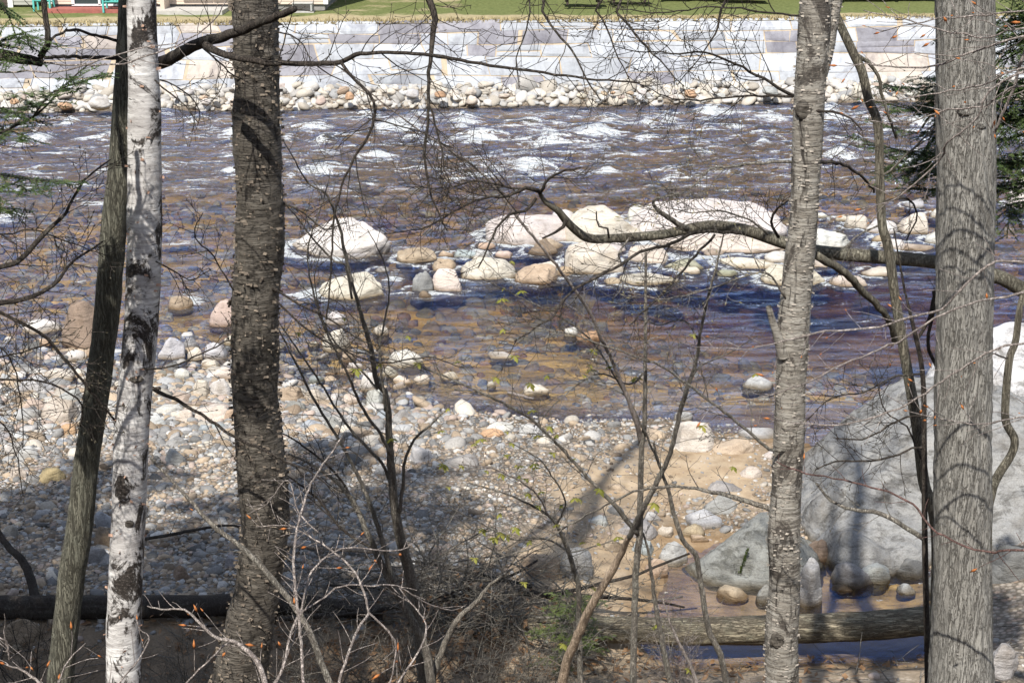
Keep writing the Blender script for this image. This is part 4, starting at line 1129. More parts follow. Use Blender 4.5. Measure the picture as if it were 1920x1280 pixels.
def shed_grey():
    Y, z0, z1 = 55.6, 2.40, 5.6
    x0, x1 = wx(-120, Y), wx(62, Y)
    org = (x1, Y, z0)
    h = empty('house', org, 'grey clapboard house at the far left edge beside the beige house', 'house')
    a = MB(); siding(a, x0, x1, Y, z0 + .1, z1); siding(a, Y, Y + 9, x1, z0 + .1, z1, 'y', 0, .11, 1)
    a.box(((x0 + x1) / 2, Y + 4.55, (z0 + z1) / 2), (x1 - x0 - .1, 8.9, z1 - z0 - .1)); a.build('wall', M['siding_grey'], h, org, False)
    c = MB(); c.box((wx(20, Y), Y - .04, (z0 + z1) / 2), (.18, .06, z1 - z0)); c.build('trim_board', M['trim'], h, org, False)
    c = MB(); c.box((wx(3, Y), Y - .03, z0 + 1.0), (.5, .04, 2.0)); c.build('door', M['darkwood'], h, org, False)
    rf = MB(); gable_roof(rf, x0, x1, Y, Y + 9, z1, 2.8); rf.build('roof', M['roof'], h, org, False)

def unit():
    Y, z0 = 53.9, 2.42
    x = wx(568, Y); org = (x, Y, z0)
    o = empty('air_conditioner', org, 'squat grey outdoor air conditioner by the beige house wall', 'air conditioner')
    c = MB(); c.box((x, Y, z0 + .17), (.66, .45, .26)); c.box((x, Y, z0 + .315), (.70, .49, .03)); c.build('casing', M['metal'], o, org, False)
    g = MB()
    for i in range(5): g.box((x, Y - .235, z0 + .09 + i * .045), (.56, .02, .018))
    g.build('grille', M['darkwood'], o, org, False)
    b = MB(); b.box((x, Y, z0 + .02), (.8, .6, .04)); b.build('base', M['concrete'], o, org, False)

def lawn_chair(px, Y, label):
    z0 = 2.44; x = wx(px, Y); org = (x, Y, z0)
    o = empty('lawn_chair', org, label, 'chair', 'teal chairs outside the beige house')
    s = MB()
    for i in range(5): s.box((x, Y - .2 + i * .1, z0 + .36 - i * .02), (.5, .085, .025))
    s.build('seat', M['teal'], o, org, False)
    b = MB()
    for i in range(5): b.box((x - .22 + i * .11, Y + .32, z0 + .68), (.095, .03, .72))
    b.build('backrest', M['teal'], o, org, False)
    for dx in (-.28, .28):
        a = MB(); a.box((x + dx, Y + .02, z0 + .56), (.1, .62, .025)); a.build('armrest', M['teal'], o, org, False)
        for dy in (-.22, .28):
            l = MB(); l.box((x + dx, Y + dy, z0 + .27), (.06, .07, .55)); l.build('leg', M['teal'], o, org, False)

house_beige(); shed_grey(); unit()
lawn_chair(82, 54.2, 'teal lawn chair on the grass between the two left houses')
lawn_chair(212, 53.8, 'teal lawn chair in front of the beige house sliding door')

def cabin(px0, px1, Y, label, deck):
    z0, z1 = 2.62, 7.0
    x0, x1 = wx(px0, Y), wx(px1, Y)
    org = ((x0 + x1) / 2, Y, z0)
    h = empty('cabin', org, label, 'house')
    a = MB(); siding(a, x0, x1, Y + 2.4, z0 + .5, z1, 'x', 0, .14); a.box(((x0 + x1) / 2, Y + 6.4, (z0 + z1) / 2), (x1 - x0, 7.9, z1 - z0)); a.build('wall', M['darkwood'], h, org, False)
    rf = MB(); gable_roof(rf, x0, x1, Y + .4, Y + 10.4, z1, 3.6); rf.build('roof', M['roof'], h, org, False)
    d0, d1 = wx(deck[0], Y), wx(deck[1], Y)
    d = MB(); d.box(((d0 + d1) / 2, Y + 1.2, z0 + .62), (d1 - d0, 2.4, .05)); d.box(((d0 + d1) / 2, Y - .02, z0 + .50), (d1 - d0, .05, .26))
    dk = d.build('deck', M['red'], h, org, False)
    n = max(2, int((d1 - d0) / 1.6))
    for i in range(n + 1):
        p = MB(); p.box((d0 + .1 + (d1 - d0 - .2) * i / n, Y + .1, z0 + .22), (.11, .11, .62)); p.build('post', M['darkwood'], dk, org, False)
    rl = MB(); rl.box(((d0 + d1) / 2, Y + .02, z0 + 1.5), (d1 - d0, .07, .08)); rl.box(((d0 + d1) / 2, Y + .02, z0 + .85), (d1 - d0, .05, .06))
    for i in range(int((d1 - d0) / .14)): rl.box((d0 + .07 + i * .14, Y + .02, z0 + 1.17), (.035, .035, .58))
    rl.build('railing', M['red'], h, org, False)
    return h, org, z0

h_, og_, zz_ = cabin(1195, 1470, 57.4, 'dark cabin with a red deck and stairs above the middle of the wall', (1235, 1345))
st = MB()
for i in range(6):
    st.box((wx(1352 + i * 15, 57.4), 57.2, zz_ + .56 - i * .10), (.34, 1.1, .05)); st.box((wx(1352 + i * 15, 57.4) - .15, 57.2, zz_ + .50 - i * .10), (.03, 1.1, .10))
st.build('stairs', M['red'], h_, og_, False)
cabin(1560, 1800, 57.2, 'dark cabin with a long red deck behind the peeling birch', (1575, 1790))

def picnic_table(px, Y, label):
    z0 = 2.55; x = wx(px, Y); org = (x, Y, z0)
    o = empty('picnic_table', org, label, 'table')
    t = MB()
    for i in range(5): t.box((x, Y - .3 + i * .15, z0 + .56), (1.5, .135, .04))
    t.build('tabletop', M['darkwood'], o, org, False)
    for s in (-.62, .62):
        b = MB()
        for i in range(2): b.box((x, Y + s + (i - .5) * .13, z0 + .34), (1.5, .12, .04))
        b.build('bench', M['red'], o, org, False)
    for s in (-.55, .55):
        l = MB(); tube(l, [(x + s, Y - .6, z0), (x + s, Y - .2, z0 + .54)], [.045, .045], 4); tube(l, [(x + s, Y + .6, z0), (x + s, Y + .2, z0 + .54)], [.045, .045], 4); l.box((x + s, Y, z0 + .3), (.05, 1.4, .08))
        l.build('leg', M['darkwood'], o, org, False)
picnic_table(1092, 55.6, 'dark picnic table with red benches on the far lawn')
picnic_table(1178, 56.4, 'dark picnic table beside the cabin deck, right of the other table')
# ------------------------------------------------------------------ trees
def px_path(pts, Y0, Y1=None):
    """pixel points -> world points at a depth running from Y0 to Y1"""
    Y1 = Y0 if Y1 is None else Y1
    n = len(pts)
    return np.array([at_y(p[0], p[1], Y0 + (Y1 - Y0) * i / max(1, n - 1)) for i, p in enumerate(pts)])

def px_rad(pts3, w):
    return np.array([depth_of(p) * q / F / 2 for p, q in zip(pts3, w)])

def bump_trunk(kind, P, ang, rad, v):
    R = rad[:, None]
    q = np.stack([np.cos(ang) * R, np.sin(ang) * R, np.broadcast_to(v[:, None], (len(v), ang.shape[-1]))], -1).reshape(-1, 3)
    if kind == 'birch':
        d = .0045 * fbm(q * np.array([14, 14, 6]), 3) + .0016 * perlin(q * np.array([16, 16, 75]) + 9) + .010 * fbm(q * np.array([4, 4, 2.2]) + 30, 2)
    elif kind == 'shaggy':
        d = .007 * fbm(q * np.array([16, 16, 10]), 3) + .0045 * perlin(q * np.array([22, 22, 55]) + 5) + .016 * fbm(q * np.array([4, 4, 2.5]) + 30, 2)
    elif kind == 'ridged':
        rg = 1 - np.abs(perlin(q * np.array([26, 26, 4.5]))) * 2
        d = .007 * rg + .004 * fbm(q * np.array([40, 40, 18]), 3) + .008 * fbm(q * np.array([4, 4, 1.2]) + 60, 2)
    else:
        d = .004 * fbm(q * np.array([18, 18, 5]), 3) + .006 * fbm(q * np.array([5, 5, 2]), 2)
    return d.reshape(len(v), -1)

def trunk_surface(mb, pts, rad, kind, n=52, m=0):
    T, Nn, B = frames(pts)
    a = np.arange(n) * 2 * math.pi / n
    v = np.concatenate([[0], np.cumsum(np.linalg.norm(np.diff(pts, axis=0), axis=1))])
    d = bump_trunk(kind, pts, a[None, :], rad, v + pts[0, 0] * 13)
    ring = np.cos(a)[None, :, None] * Nn[:, None, :] + np.sin(a)[None, :, None] * B[:, None, :]
    R = rad[:, None] * (1 + 0 * d) + d * np.clip(rad[:, None] / .1, .3, 1.3)
    mb.add((pts[:, None, :] + ring * R[..., None]).reshape(-1, 3), q=grid_quads(n, len(pts), True), m=m)
    return T, Nn, B

def flakes(mb, pts, rad, fr, count, r, L=(.015, .05), H=(.004, .016), curl=(.006, .022), m=1, span=None):
    """curling shreds of bark standing off the trunk"""
    T, Nn, B = fr
    lo, hi = span or (0, len(pts) - 1)
    for _ in range(count):
        i = int(r.integers(lo, hi)); a = r.uniform(0, 2 * math.pi)
        nn = math.cos(a) * Nn[i] + math.sin(a) * B[i]
        td = (-math.sin(a) * Nn[i] + math.cos(a) * B[i]) * r.choice([-1, 1])
        l, h, c = r.uniform(*L), r.uniform(*H), r.uniform(*curl)
        base = pts[i] + nn * (rad[i] + .002)
        up = T[i] + td * r.normal(0, .25)
        s = np.linspace(0, 1, 4)
        row = base + td * (l * s)[:, None] * (1 - .35 * s)[:, None] + nn * (c * s ** 1.6)[:, None] - nn * ((l * s) ** 2 / (2 * rad[i]) * .7)[:, None]
        wv = (h * (1 - .5 * s * r.uniform(.2, 1)))[:, None]
        mb.add(np.concatenate([row - up * wv, row + up * wv]), q=[[k, k + 1, k + 5, k + 4] for k in range(3)], m=m)

def side_dir(t, ang, r, flat=.75):
    """a direction leaving t at ang, mostly across the view"""
    ax = np.array([0, 1, 0.0]) * flat + r.normal(0, .45, 3)
    ax -= t * (ax @ t); ax /= np.linalg.norm(ax) + 1e-9
    return t * math.cos(ang) + np.cross(ax, t) * math.sin(ang)

def twig_path(p, d, L, r, wob=.22, up=0.0, k=None):
    k = k or max(3, min(9, int(L / .07) + 2))
    pts = [p]
    d = d / np.linalg.norm(d)
    bend = r.normal(0, wob * .6, 3)
    for i in range(k):
        d = d + r.normal(0, wob, 3) * .55 + bend / k + np.array([0, 0, up / k])
        d /= np.linalg.norm(d)
        pts.append(pts[-1] + d * L / k)
    return np.array(pts), d

def grow(mb, path, rad, r, spacing, length, depth, tips, ang=(.5, 1.1), up=.15, n=4, m=0, rmin=.0017, start=.12, wob=.22):
    seg = np.linalg.norm(np.diff(path, axis=0), axis=1)
    cum = np.concatenate([[0], np.cumsum(seg)]); tot = cum[-1]
    s = tot * start + r.uniform(0, spacing); side = r.choice([-1, 1])
    while s < tot:
        i = min(np.searchsorted(cum, s), len(path) - 1); i = max(i, 1)
        f = (s - cum[i - 1]) / (seg[i - 1] + 1e-9)
        p = path[i - 1] + (path[i] - path[i - 1]) * f
        t = (path[i] - path[i - 1]) / (seg[i - 1] + 1e-9)
        rr = rad[i - 1] + (rad[i] - rad[i - 1]) * f
        L = length * r.uniform(.45, 1.25) * (1 - .45 * s / tot)
        d = side_dir(t, side * r.uniform(*ang), r)
        cp, cd = twig_path(p, d, L, r, wob, up)
        r0 = max(rmin, min(rr * .62, L * .011))
        cr = np.linspace(r0, rmin * .75, len(cp))
        tube(mb, cp, cr, n, m, cap=False)
        if depth > 1: grow(mb, cp, cr, r, spacing * .72, length * .5, depth - 1, tips, ang, up, 3, m, rmin, .25, wob)
        tips.append((cp[-1], cd))
        side = -side if r.uniform() < .75 else side
        s += spacing * .44 * r.uniform(.55, 1.5)

def spindle(L, w):
    v = [[0, 0, 0]] + [[w * math.cos(a), w * math.sin(a), L * .4] for a in np.arange(5) * 1.2566] + [[0, 0, L]]
    t = [[0, 1 + (i + 1) % 5, 1 + i] for i in range(5)] + [[6, 1 + i, 1 + (i + 1) % 5] for i in range(5)]
    return np.array(v), np.array(t)

def align(v, d):
    d = d / (np.linalg.norm(d) + 1e-9)
    x = np.cross([0.13, .95, .2], d); x /= np.linalg.norm(x) + 1e-9
    y = np.cross(d, x)
    return v[:, :1] * x + v[:, 1:2] * y + v[:, 2:3] * d

_mb = MB(); _v, _t = spindle(.042, .0058); _mb.add(_v, t=_t); BUD_ME = _mb.mesh('bud', M['bud'])
def leaf_cluster_mesh(seed):
    r = np.random.default_rng(seed); mb = MB()
    for i in range(6):
        a = i * 1.05 + r.normal(0, .25); L = r.uniform(.028, .05); dr = r.uniform(.25, .95)
        out = np.array([math.cos(a) * .8, math.sin(a) * .8, -dr]); sd = np.array([-math.sin(a), math.cos(a), .1]) * L * .24
        q = np.array([[0, 0, 0], out * L * .5 + sd, out * L * .55 + [0, 0, .006], out * L * .5 - sd, out * L])
        mb.add(q, q=[[0, 1, 4, 2], [0, 2, 4, 3]])
    return mb.mesh('leaf_cluster', M['leaf'])
LEAF_ME = [leaf_cluster_mesh(i) for i in range(4)]

class Tree:
    """a tree or sapling: an Empty at its foot with a trunk, branches, buds and leaves as parts"""
    def __init__(self, name, org, label, cat, seed, group=None):
        self.org = np.asarray(org, float)
        self.o = empty(name, org, label, cat, group)
        self.r = np.random.default_rng(seed)
    def local(self, part, me, p, d=None, sc=1.0, nm=None):
        o = bpy.data.objects.new(nm or me.name.split('.')[0], me)
        o.parent = part
        o.location = p - self.org
        if d is not None: o.rotation_euler = Vector(d).to_track_quat('Z', 'Y').to_euler()
        o.scale = (sc, sc, sc)
        COL.objects.link(o)
    def branch(self, pts, w, Y, mt='twig_dark', spacing=.10, length=.32, depth=2, bud=0, leaf=0, dark=.5, name='branch', budmat='bud_dark', budsize=(.012, .022), step=.05, up=.12, wob=.22, jit=.006, start=.1, parent=None, n=6):
        Y0, Y1 = Y if isinstance(Y, tuple) else (Y, Y)
        length *= 1.2
        P = px_path(pts, Y0, Y1) if not isinstance(pts, np.ndarray) else pts
        W = np.interp(np.linspace(0, 1, len(P)), np.linspace(0, 1, len(w)), w)
        R = px_rad(P, W * np.where(W < 9, .84, 1.0))
        P, R = resample(P, R, step)
        P[1:] += self.r.normal(0, jit, (len(P) - 1, 3)) * np.clip(.5 + 0 * R[1:, None], 0, 1)
        mb = MB(); tips = [(P[-1], P[-1] - P[-2])]
        tube(mb, P, np.maximum(R, .0018), n)
        if spacing: grow(mb, P, R, self.r, spacing, length, depth, tips, up=up, wob=wob, start=start)
        for p, d in tips:
            if self.r.uniform() < dark:
                v, t = spindle(self.r.uniform(*budsize), self.r.uniform(.0022, .0042)); mb.add(align(v, d + self.r.normal(0, .15, 3)) + p, t=t, m=1)
        o = mb.build(name, [M[mt], M[budmat]], parent or self.o, self.org)
        self.r.shuffle(tips)
        for p, d in tips[:bud]: self.local(o, BUD_ME, p, d, self.r.uniform(.6, 1.3), 'bud')
        for p, d in tips[bud:bud + leaf]: self.local(o, LEAF_ME[int(self.r.integers(4))], p, None, self.r.uniform(.7, 1.5), 'leaf_cluster')
        return o
    def limbs(self, top_pts, top_rad, count, length, mt, z_lo, seed=0):
        """the bare crown above the trunk"""
        mb = MB(); r = self.r; tips = []
        zs = top_pts[:, 2]
        for i in range(count):
            z = r.uniform(z_lo, zs.max() - .3); j = int(np.argmin(np.abs(zs - z)))
            a = r.uniform(0, 2 * math.pi)
            d = np.array([math.cos(a), math.sin(a), r.uniform(.2, .9)])
            L = length * r.uniform(.6, 1.2) * (1 - .5 * (z - z_lo) / (zs.max() - z_lo + .1))
            p, dd = twig_path(top_pts[j], d, L, r, .18, .3, 9)
            if any(project(q)[1] > -30 for q in p if q[1] > 1): continue
            R = np.linspace(top_rad[j] * .42, .006, len(p))
            tube(mb, p, R, 5)
            grow(mb, p, R, r, .34, L * .42, 2, tips, n=3, rmin=.004)
        mb.build('crown', M[mt], self.o, self.org)

def big_tree(name, pix, Y, label, cat, mt, kind, seed, ztop, flake=0, flake_mat=None, crown=14, clen=2.4, n=52, fl=None, taper=.35, roots=0):
    P = px_path([(p[0], p[1]) for p in pix], Y)
    R = px_rad(P, [p[2] for p in pix])
    d = P[-1] - P[-2]; d /= -d[2]
    foot = P[-1].copy(); ext = []
    while foot[2] > bank_z(foot[1]) - .25 and len(ext) < 40:
        foot = foot + np.array([d[0] * .9, 0, -1]) * .25; ext.append(foot.copy())
    if ext:
        er = R[-1] * (1 + .5 * np.linspace(0, 1, len(ext)) ** 2)
        P = np.vstack([P, ext]); R = np.concatenate([R, er])
    vp, vr = resample(P, R, .016)
    up = P[0] - P[1]; up /= np.linalg.norm(up)
    T0 = P[0] + up * .05; k = max(2, int((ztop - T0[2]) / .35))
    r = np.random.default_rng(seed)
    tp = np.array([T0 + up * i * .35 + np.array([.10, .10, 0]) * np.sin(i * .5 + seed) * min(1, i / 4) for i in range(k)]); tr = np.linspace(R[0], R[0] * taper, k)
    org = np.array([vp[-1][0], vp[-1][1], float(bank_z(vp[-1][1]))])
    t = Tree(name, org, label, cat, seed)
    mb = MB()
    ap = np.vstack([tp[::-1], vp]); ar = np.concatenate([tr[::-1], vr])
    ap, ar = ap[::-1], ar[::-1]
    fr = trunk_surface(mb, ap, ar, kind, n)
    nv = len(vp)
    if flake: flakes(mb, ap, ar, fr, flake, r, span=(0, nv), **(fl or {}))
    for i in range(roots):
        a = i * 2.1 + seed; q = org + np.array([0, 0, .35]); dd = np.array([math.cos(a), math.sin(a) * .8, -.45])
        p, _ = twig_path(q, dd, .9, r, .12, -.2, 6); tube(mb, p, np.linspace(R[-1] * .6, .02, len(p)), 10)
    mb.build('trunk', [M[mt], M[flake_mat or mt]], t.o, org)
    if crown: t.limbs(tp, tr, crown, clen, mt, T0[2] + .5)
    t.path, t.rad, t.top = vp, vr, tp
    return t

M['flake_brown'] = simple('shaggy_flake', (.20, .165, .13), .8, .4, 20, 0)
M['flake_grey'] = simple('grey_flake', (.40, .36, .31), .8, .4, 20, 0)
M['flake_white'] = simple('papery_flake', (.42, .27, .20), .7, .5, 20, 0)

def knot(t, px, py, w, h, seed, mt):
    """a healed branch scar: a lumpy ring on the side facing the water path"""
    i = int(np.argmin([abs(project(p)[1] - py) for p in t.path])); c = t.path[i]; rad = t.rad[i]
    x = at_y(px, py, c[1])[0] - c[0]
    p = np.array([c[0] + x, c[1] - math.sqrt(max(rad ** 2 - x * x, 1e-5)), c[2]])
    v, f = rock_verts(seed, 4, 2, 0, .25)
    q = np.hypot(v[:, 0], v[:, 2]); v = v * (1 - .35 * np.exp(-(q / .45) ** 2) * (v[:, 1] < 0))[:, None]
    s = w * depth_of(c) / F / 2
    mb = MB(); mb.add(v * np.array([s, s * .5, s * h]) + p + [0, s * .22, 0], t=f)
    mb.build('knot', M[mt], t.o, t.org)
T1 = big_tree('leaning_tree', [(252, -25, 52), (247, 60, 50), (240, 170, 50), (226, 330, 46), (213, 430, 46), (199, 600, 45), (178, 760, 44), (160, 880, 45), (150, 980, 46), (132, 1100, 47), (112, 1290, 46)], 8.9,
              'dark olive leaning trunk crossing close behind the left side of the white birch', 'tree', 'bark_olive', 'ridged', 1, 15, crown=12)
T2 = big_tree('white_birch', [(264, -25, 54), (266, 60, 55), (271, 200, 60), (271, 430, 64), (265, 600, 64), (247, 800, 64), (239, 1000, 63), (234, 1150, 64), (232, 1290, 66)], 8.0,
              'white birch with papery peeling bark and black blotches', 'tree', 'birch_white', 'birch', 2, 14, flake=150, flake_mat='flake_white', crown=12, fl=dict(L=(.01, .035), H=(.003, .01)))
T3 = big_tree('shaggy_birch', [(477, -25, 84), (480, 80, 84), (482, 200, 86), (487, 430, 87), (475, 600, 88), (480, 750, 88), (493, 900, 89), (496, 1000, 88), (483, 1100, 86), (466, 1180, 90), (446, 1290, 104)], 8.7,
              'thick dark birch with shaggy bark curls, left of centre', 'tree', 'birch_dark', 'shaggy', 3, 16, flake=2600, flake_mat='flake_brown', crown=16, roots=4, fl=dict(L=(.012, .045), H=(.003, .011), curl=(.005, .026)))
T4 = big_tree('peeling_birch', [(1531, -25, 58), (1526, 60, 60), (1518, 160, 57), (1512, 300, 56), (1506, 420, 54), (1488, 600, 60), (1484, 690, 56), (1480, 800, 58), (1474, 920, 56), (1469, 1010, 60), (1471, 1100, 58), (1465, 1200, 62), (1466, 1290, 60)], 8.1,
              'grey-brown birch ringed with fine peeling curls, right of centre', 'tree', 'birch_grey', 'birch', 4, 14, flake=1700, flake_mat='flake_grey', crown=12, fl=dict(L=(.012, .04), H=(.002, .007), curl=(.004, .014)))
T5 = big_tree('grey_trunk_tree', [(1810, -25, 105), (1811, 100, 104), (1812, 300, 103), (1810, 430, 102), (1808, 700, 100), (1806, 900, 99), (1805, 1100, 101), (1803, 1200, 106), (1802, 1290, 118)], 7.4,
              'thickest straight grey trunk with finely furrowed bark, near the right edge', 'tree', 'bark_grey', 'ridged', 5, 17, crown=16, clen=3.0, n=84, roots=3)
knot(T4, 1477, 792, 30, .8, 1, 'birch_grey'); knot(T4, 1505, 205, 34, 1.3, 2, 'birch_dark'); knot(T4, 1455, 1185, 30, 1.2, 3, 'birch_dark')
knot(T2, 248, 968, 20, .8, 4, 'birch_dark'); knot(T2, 262, 700, 26, .6, 5, 'birch_dark'); knot(T5, 1800, 195, 46, .7, 6, 'bark_grey'); knot(T5, 1822, 230, 26, .6, 7, 'bark_grey')
knot(T3, 500, 100, 34, .7, 8, 'birch_dark'); knot(T1, 210, 515, 20, 1.3, 9, 'bark_olive')
# fork of the peeling birch
t4f = px_path([(1534, 150), (1543, 105), (1550, 60), (1559, 10), (1575, -60)], 8.1, 8.2)
mb = MB(); p_, r__ = resample(t4f, px_rad(t4f, [30, 36, 38, 36, 34]), .016)
fr_ = trunk_surface(mb, p_, r__, 'birch', 36); flakes(mb, p_, r__, fr_, 160, np.random.default_rng(8), (.012, .04), (.002, .007), (.004, .014))
mb.build('fork_stem', [M['birch_grey'], M['flake_grey']], T4.o, T4.org)
# broken stub on the peeling birch
t4s = px_path([(1470, 668), (1458, 630), (1449, 604), (1441, 575)], 8.05, 8.0)
mb = MB(); p_, r__ = resample(t4s, px_rad(t4s, [24, 18, 14, 11]), .02); trunk_surface(mb, p_, r__, 'birch', 24); mb.build('stub', M['birch_grey'], T4.o, T4.org)

def slim_tree(name, pix, Y, label, cat, mt, seed, kind='plain', ztop=11, n=24, crown=6, clen=1.2):
    return big_tree(name, pix, Y, label, cat, mt, kind, seed, ztop, crown=crown, clen=clen, n=n)

T6 = slim_tree('young_maple', [(1556, -25, 15), (1566, 24, 16), (1600, 100, 17), (1616, 134, 17), (1629, 188, 17), (1646, 235, 17), (1650, 336, 17), (1654, 420, 17), (1666, 467, 18), (1680, 568, 18), (1697, 669, 19), (1720, 803, 21), (1732, 902, 21), (1748, 950, 20), (1756, 1010, 20), (1756, 1100, 21), (1752, 1290, 24)], 9.0,
               'thin bent striped trunk passing just left of the thickest grey trunk', 'tree', 'bark_stripe', 6)
T7 = slim_tree('dark_sapling', [(1700, 560, 5), (1713, 615, 8), (1730, 702, 9), (1733, 830, 10), (1734, 1000, 11), (1737, 1150, 11), (1740, 1290, 12)], 7.9,
               'thin dark upright stem against the left edge of the thickest grey trunk', 'sapling', 'twig_dark', 7, ztop=5, crown=0)

# branches that hang from the crowns into the view
b = T3.branch
top = lambda t, i: t.top[min(i, len(t.top) - 1)]
T3.branch([(560, -260), (700, -120), (804, 0), (811, 67), (805, 118), (803, 195), (797, 302), (806, 353), (822, 400), (838, 432)], [20, 16, 11, 9, 7, 5, 4, 3], (8.6, 8.2), 'twig_dark', .10, .26, 2, dark=.35, start=.35)
T3.branch([(803, 195), (826, 269), (833, 319), (843, 343), (830, 420)], [5, 4, 3, 2], (8.3, 8.2), 'twig_dark', .08, .25, 2)
T3.branch([(560, -260), (850, -150), (1000, -40), (1024, 34), (1071, 94), (1094, 134), (1125, 190)], [20, 12, 6, 5, 4, 3], (8.6, 8.0), 'twig_dark', .10, .26, 2, start=.45)
T3.branch([(1000, -40), (985, 60), (968, 110), (972, 160)], [4, 3, 2], (8.1, 8.1), 'twig_dark', .10, .22, 2)
T4.branch([(1520, -230), (1350, -120), (1165, 0), (1182, 50), (1222, 100), (1250, 130), (1282, 161)], [16, 10, 6, 5, 4, 3, 2], (8.1, 7.8), 'twig_dark', .10, .26, 2, start=.45)
T4.branch([(1520, -230), (1420, -100), (1353, 17), (1346, 50), (1320, 97), (1270, 160)], [14, 9, 6, 5, 3, 2], (8.1, 8.0), 'twig_dark', .10, .24, 2, start=.4)
T4.branch([(1300, -120), (1128, 0), (1138, 50), (1160, 110), (1190, 165)], [8, 5, 4, 3, 2], (8.0, 7.9), 'twig_dark', .10, .24, 2, start=.3)
T4.branch([(1487, 180), (1430, 148), (1380, 121), (1320, 99), (1272, 101), (1209, 97), (1148, 87)], [8, 6, 5, 4, 3, 2], (8.05, 7.6), 'twig_dark', .09, .26, 2)
T4.branch([(1487, 181), (1414, 180), (1330, 186), (1262, 185), (1195, 155)], [7, 5, 4, 3, 2], (8.05, 7.7), 'twig_dark', .09, .24, 2)
T4.branch([(1484, 304), (1414, 307), (1330, 319), (1306, 343), (1272, 363), (1229, 373)], [7, 6, 5, 4, 3], (8.05, 7.9), 'twig_grey', .08, .26, 2, budmat='bud_pale', budsize=(.02, .038), dark=.8)
T4.branch([(1512, 205), (1560, 210), (1596, 222), (1616, 245)], [7, 6, 4, 3], (8.05, 7.9), 'twig_dark', .09, .18, 2)
T4.branch([(1510, 304), (1560, 304), (1589, 312), (1620, 335), (1640, 362)], [9, 8, 7, 6, 5], (8.05, 8.6), 'twig_dark', .12, .2, 2)
T4.branch([(1498, 30), (1420, 22), (1340, 12), (1240, 24), (1150, 15)], [5, 4, 3, 2], (8.0, 7.6), 'twig_dark', .10, .22, 2)
T4.branch([(1530, 478), (1585, 512), (1620, 548), (1660, 590), (1680, 640)], [16, 15, 14, 13, 11], (8.2, 8.8), 'bark_stripe', .25, .22, 2, n=9)
T4.branch([(1484, 840), (1445, 842), (1370, 780), (1303, 730), (1239, 686), (1202, 672), (1128, 646), (1051, 622), (900, 599)], [8, 7, 7, 6, 5, 4, 4, 3, 2], (8.05, 7.5), 'twig_grey', .11, .24, 2, leaf=5)
T4.branch([(1484, 980), (1447, 955), (1370, 930), (1303, 914), (1236, 914), (1189, 922), (1135, 947), (1068, 984), (1000, 1025), (920, 1050)], [12, 11, 9, 7, 6, 5, 4, 4, 3], (8.1, 8.8), 'twig_grey', .14, .24, 2, leaf=7)
T4.branch([(1474, 560), (1440, 512), (1390, 520), (1320, 545), (1250, 560), (1180, 550)], [5, 4, 3, 2], (8.05, 7.8), 'twig_grey', .09, .22, 2, budmat='bud_pale', budsize=(.02, .035), dark=.7)

# overhanging dark limb from the leaning trunk
T1.branch([(236, 108), (300, 118), (340, 98), (380, 80), (440, 62), (500, 38), (552, 18)], [22, 24, 22, 21, 18, 15, 13], (8.9, 7.8), 'twig_dark', .22, .30, 2, n=10, jit=.004)
T1.branch([(385, 84), (410, 98), (440, 108), (500, 118), (560, 119), (640, 118), (665, 103), (700, 99), (760, 100), (830, 107), (900, 119), (1000, 134), (1100, 148), (1200, 156)], [15, 14, 13, 11, 10, 9, 9, 8, 8, 8, 7, 6, 5, 4], (8.2, 7.2), 'twig_dark', .16, .30, 2, n=8, jit=.004, start=.02)
T1.branch([(640, 118), (665, 150), (690, 175), (704, 205), (690, 255), (665, 295), (645, 335), (630, 390), (624, 450), (620, 520), (612, 600)], [8, 7, 7, 6, 6, 6, 5, 5, 5, 4, 4], (7.6, 7.5), 'twig_dark', .11, .28, 2, n=7, jit=.004)
T1.branch([(690, 222), (740, 234), (792, 250), (850, 280)], [4, 3, 2], (7.6, 7.5), 'twig_dark', .08, .2, 1)
T1.branch([(380, 90), (420, 125), (440, 142), (480, 160)], [5, 4, 3, 2], (8.3, 8.2), 'twig_dark', .08, .22, 2)
T1.branch([(300, 150), (330, 160), (365, 190), (375, 222)], [4, 3, 2], (8.5, 8.4), 'twig_dark', .08, .18, 2)
T1.branch([(232, 108), (170, 108), (120, 106), (85, 108)], [9, 8, 8, 8], (8.9, 8.0), 'twig_dark', .16, .2, 1, n=8)
T1.branch([(226, 78), (180, 68), (150, 58), (125, 58), (100, 72), (88, 92)], [8, 7, 7, 6, 6, 6], (8.9, 8.0), 'twig_dark', .14, .2, 2)

# limb arching behind the two right trunks
LT = Tree('arching_tree', at_y(2440, 1150, 10.0), 'bent bare limb arching from the right edge behind both right trunks to the outcrop', 'tree', 31)
lp = [(2440, 1150), (2320, 900), (2100, 660), (1925, 548), (1860, 515), (1757, 492), (1650, 482), (1535, 472), (1470, 455), (1400, 432), (1340, 423), (1300, 427), (1240, 440), (1150, 447), (1105, 447), (1080, 432), (1060, 412), (1046, 395), (1022, 378), (1010, 358)]
lw = [40, 38, 34, 28, 27, 26, 26, 25, 24, 22, 20, 19, 18, 17, 17, 16, 15, 13, 9, 7]
LP = px_path(lp, 9.9, 9.0)
mb = MB(); p_, r__ = resample(LP, px_rad(LP, lw), .025)
trunk_surface(mb, p_, r__, 'plain', 22); mb.build('trunk', M['bark_stripe'], LT.o, LT.org)
LT.branch([(1290, 430), (1262, 415), (1246, 403), (1225, 383), (1232, 372), (1272, 363)], [11, 10, 9, 7, 6, 5], (9.2, 8.8), 'twig_grey', .10, .24, 2, n=8)
LT.branch([(1062, 412), (1058, 425), (1040, 436), (1018, 446)], [9, 8, 6, 4], 9.0, 'twig_dark', .15, .1, 1)
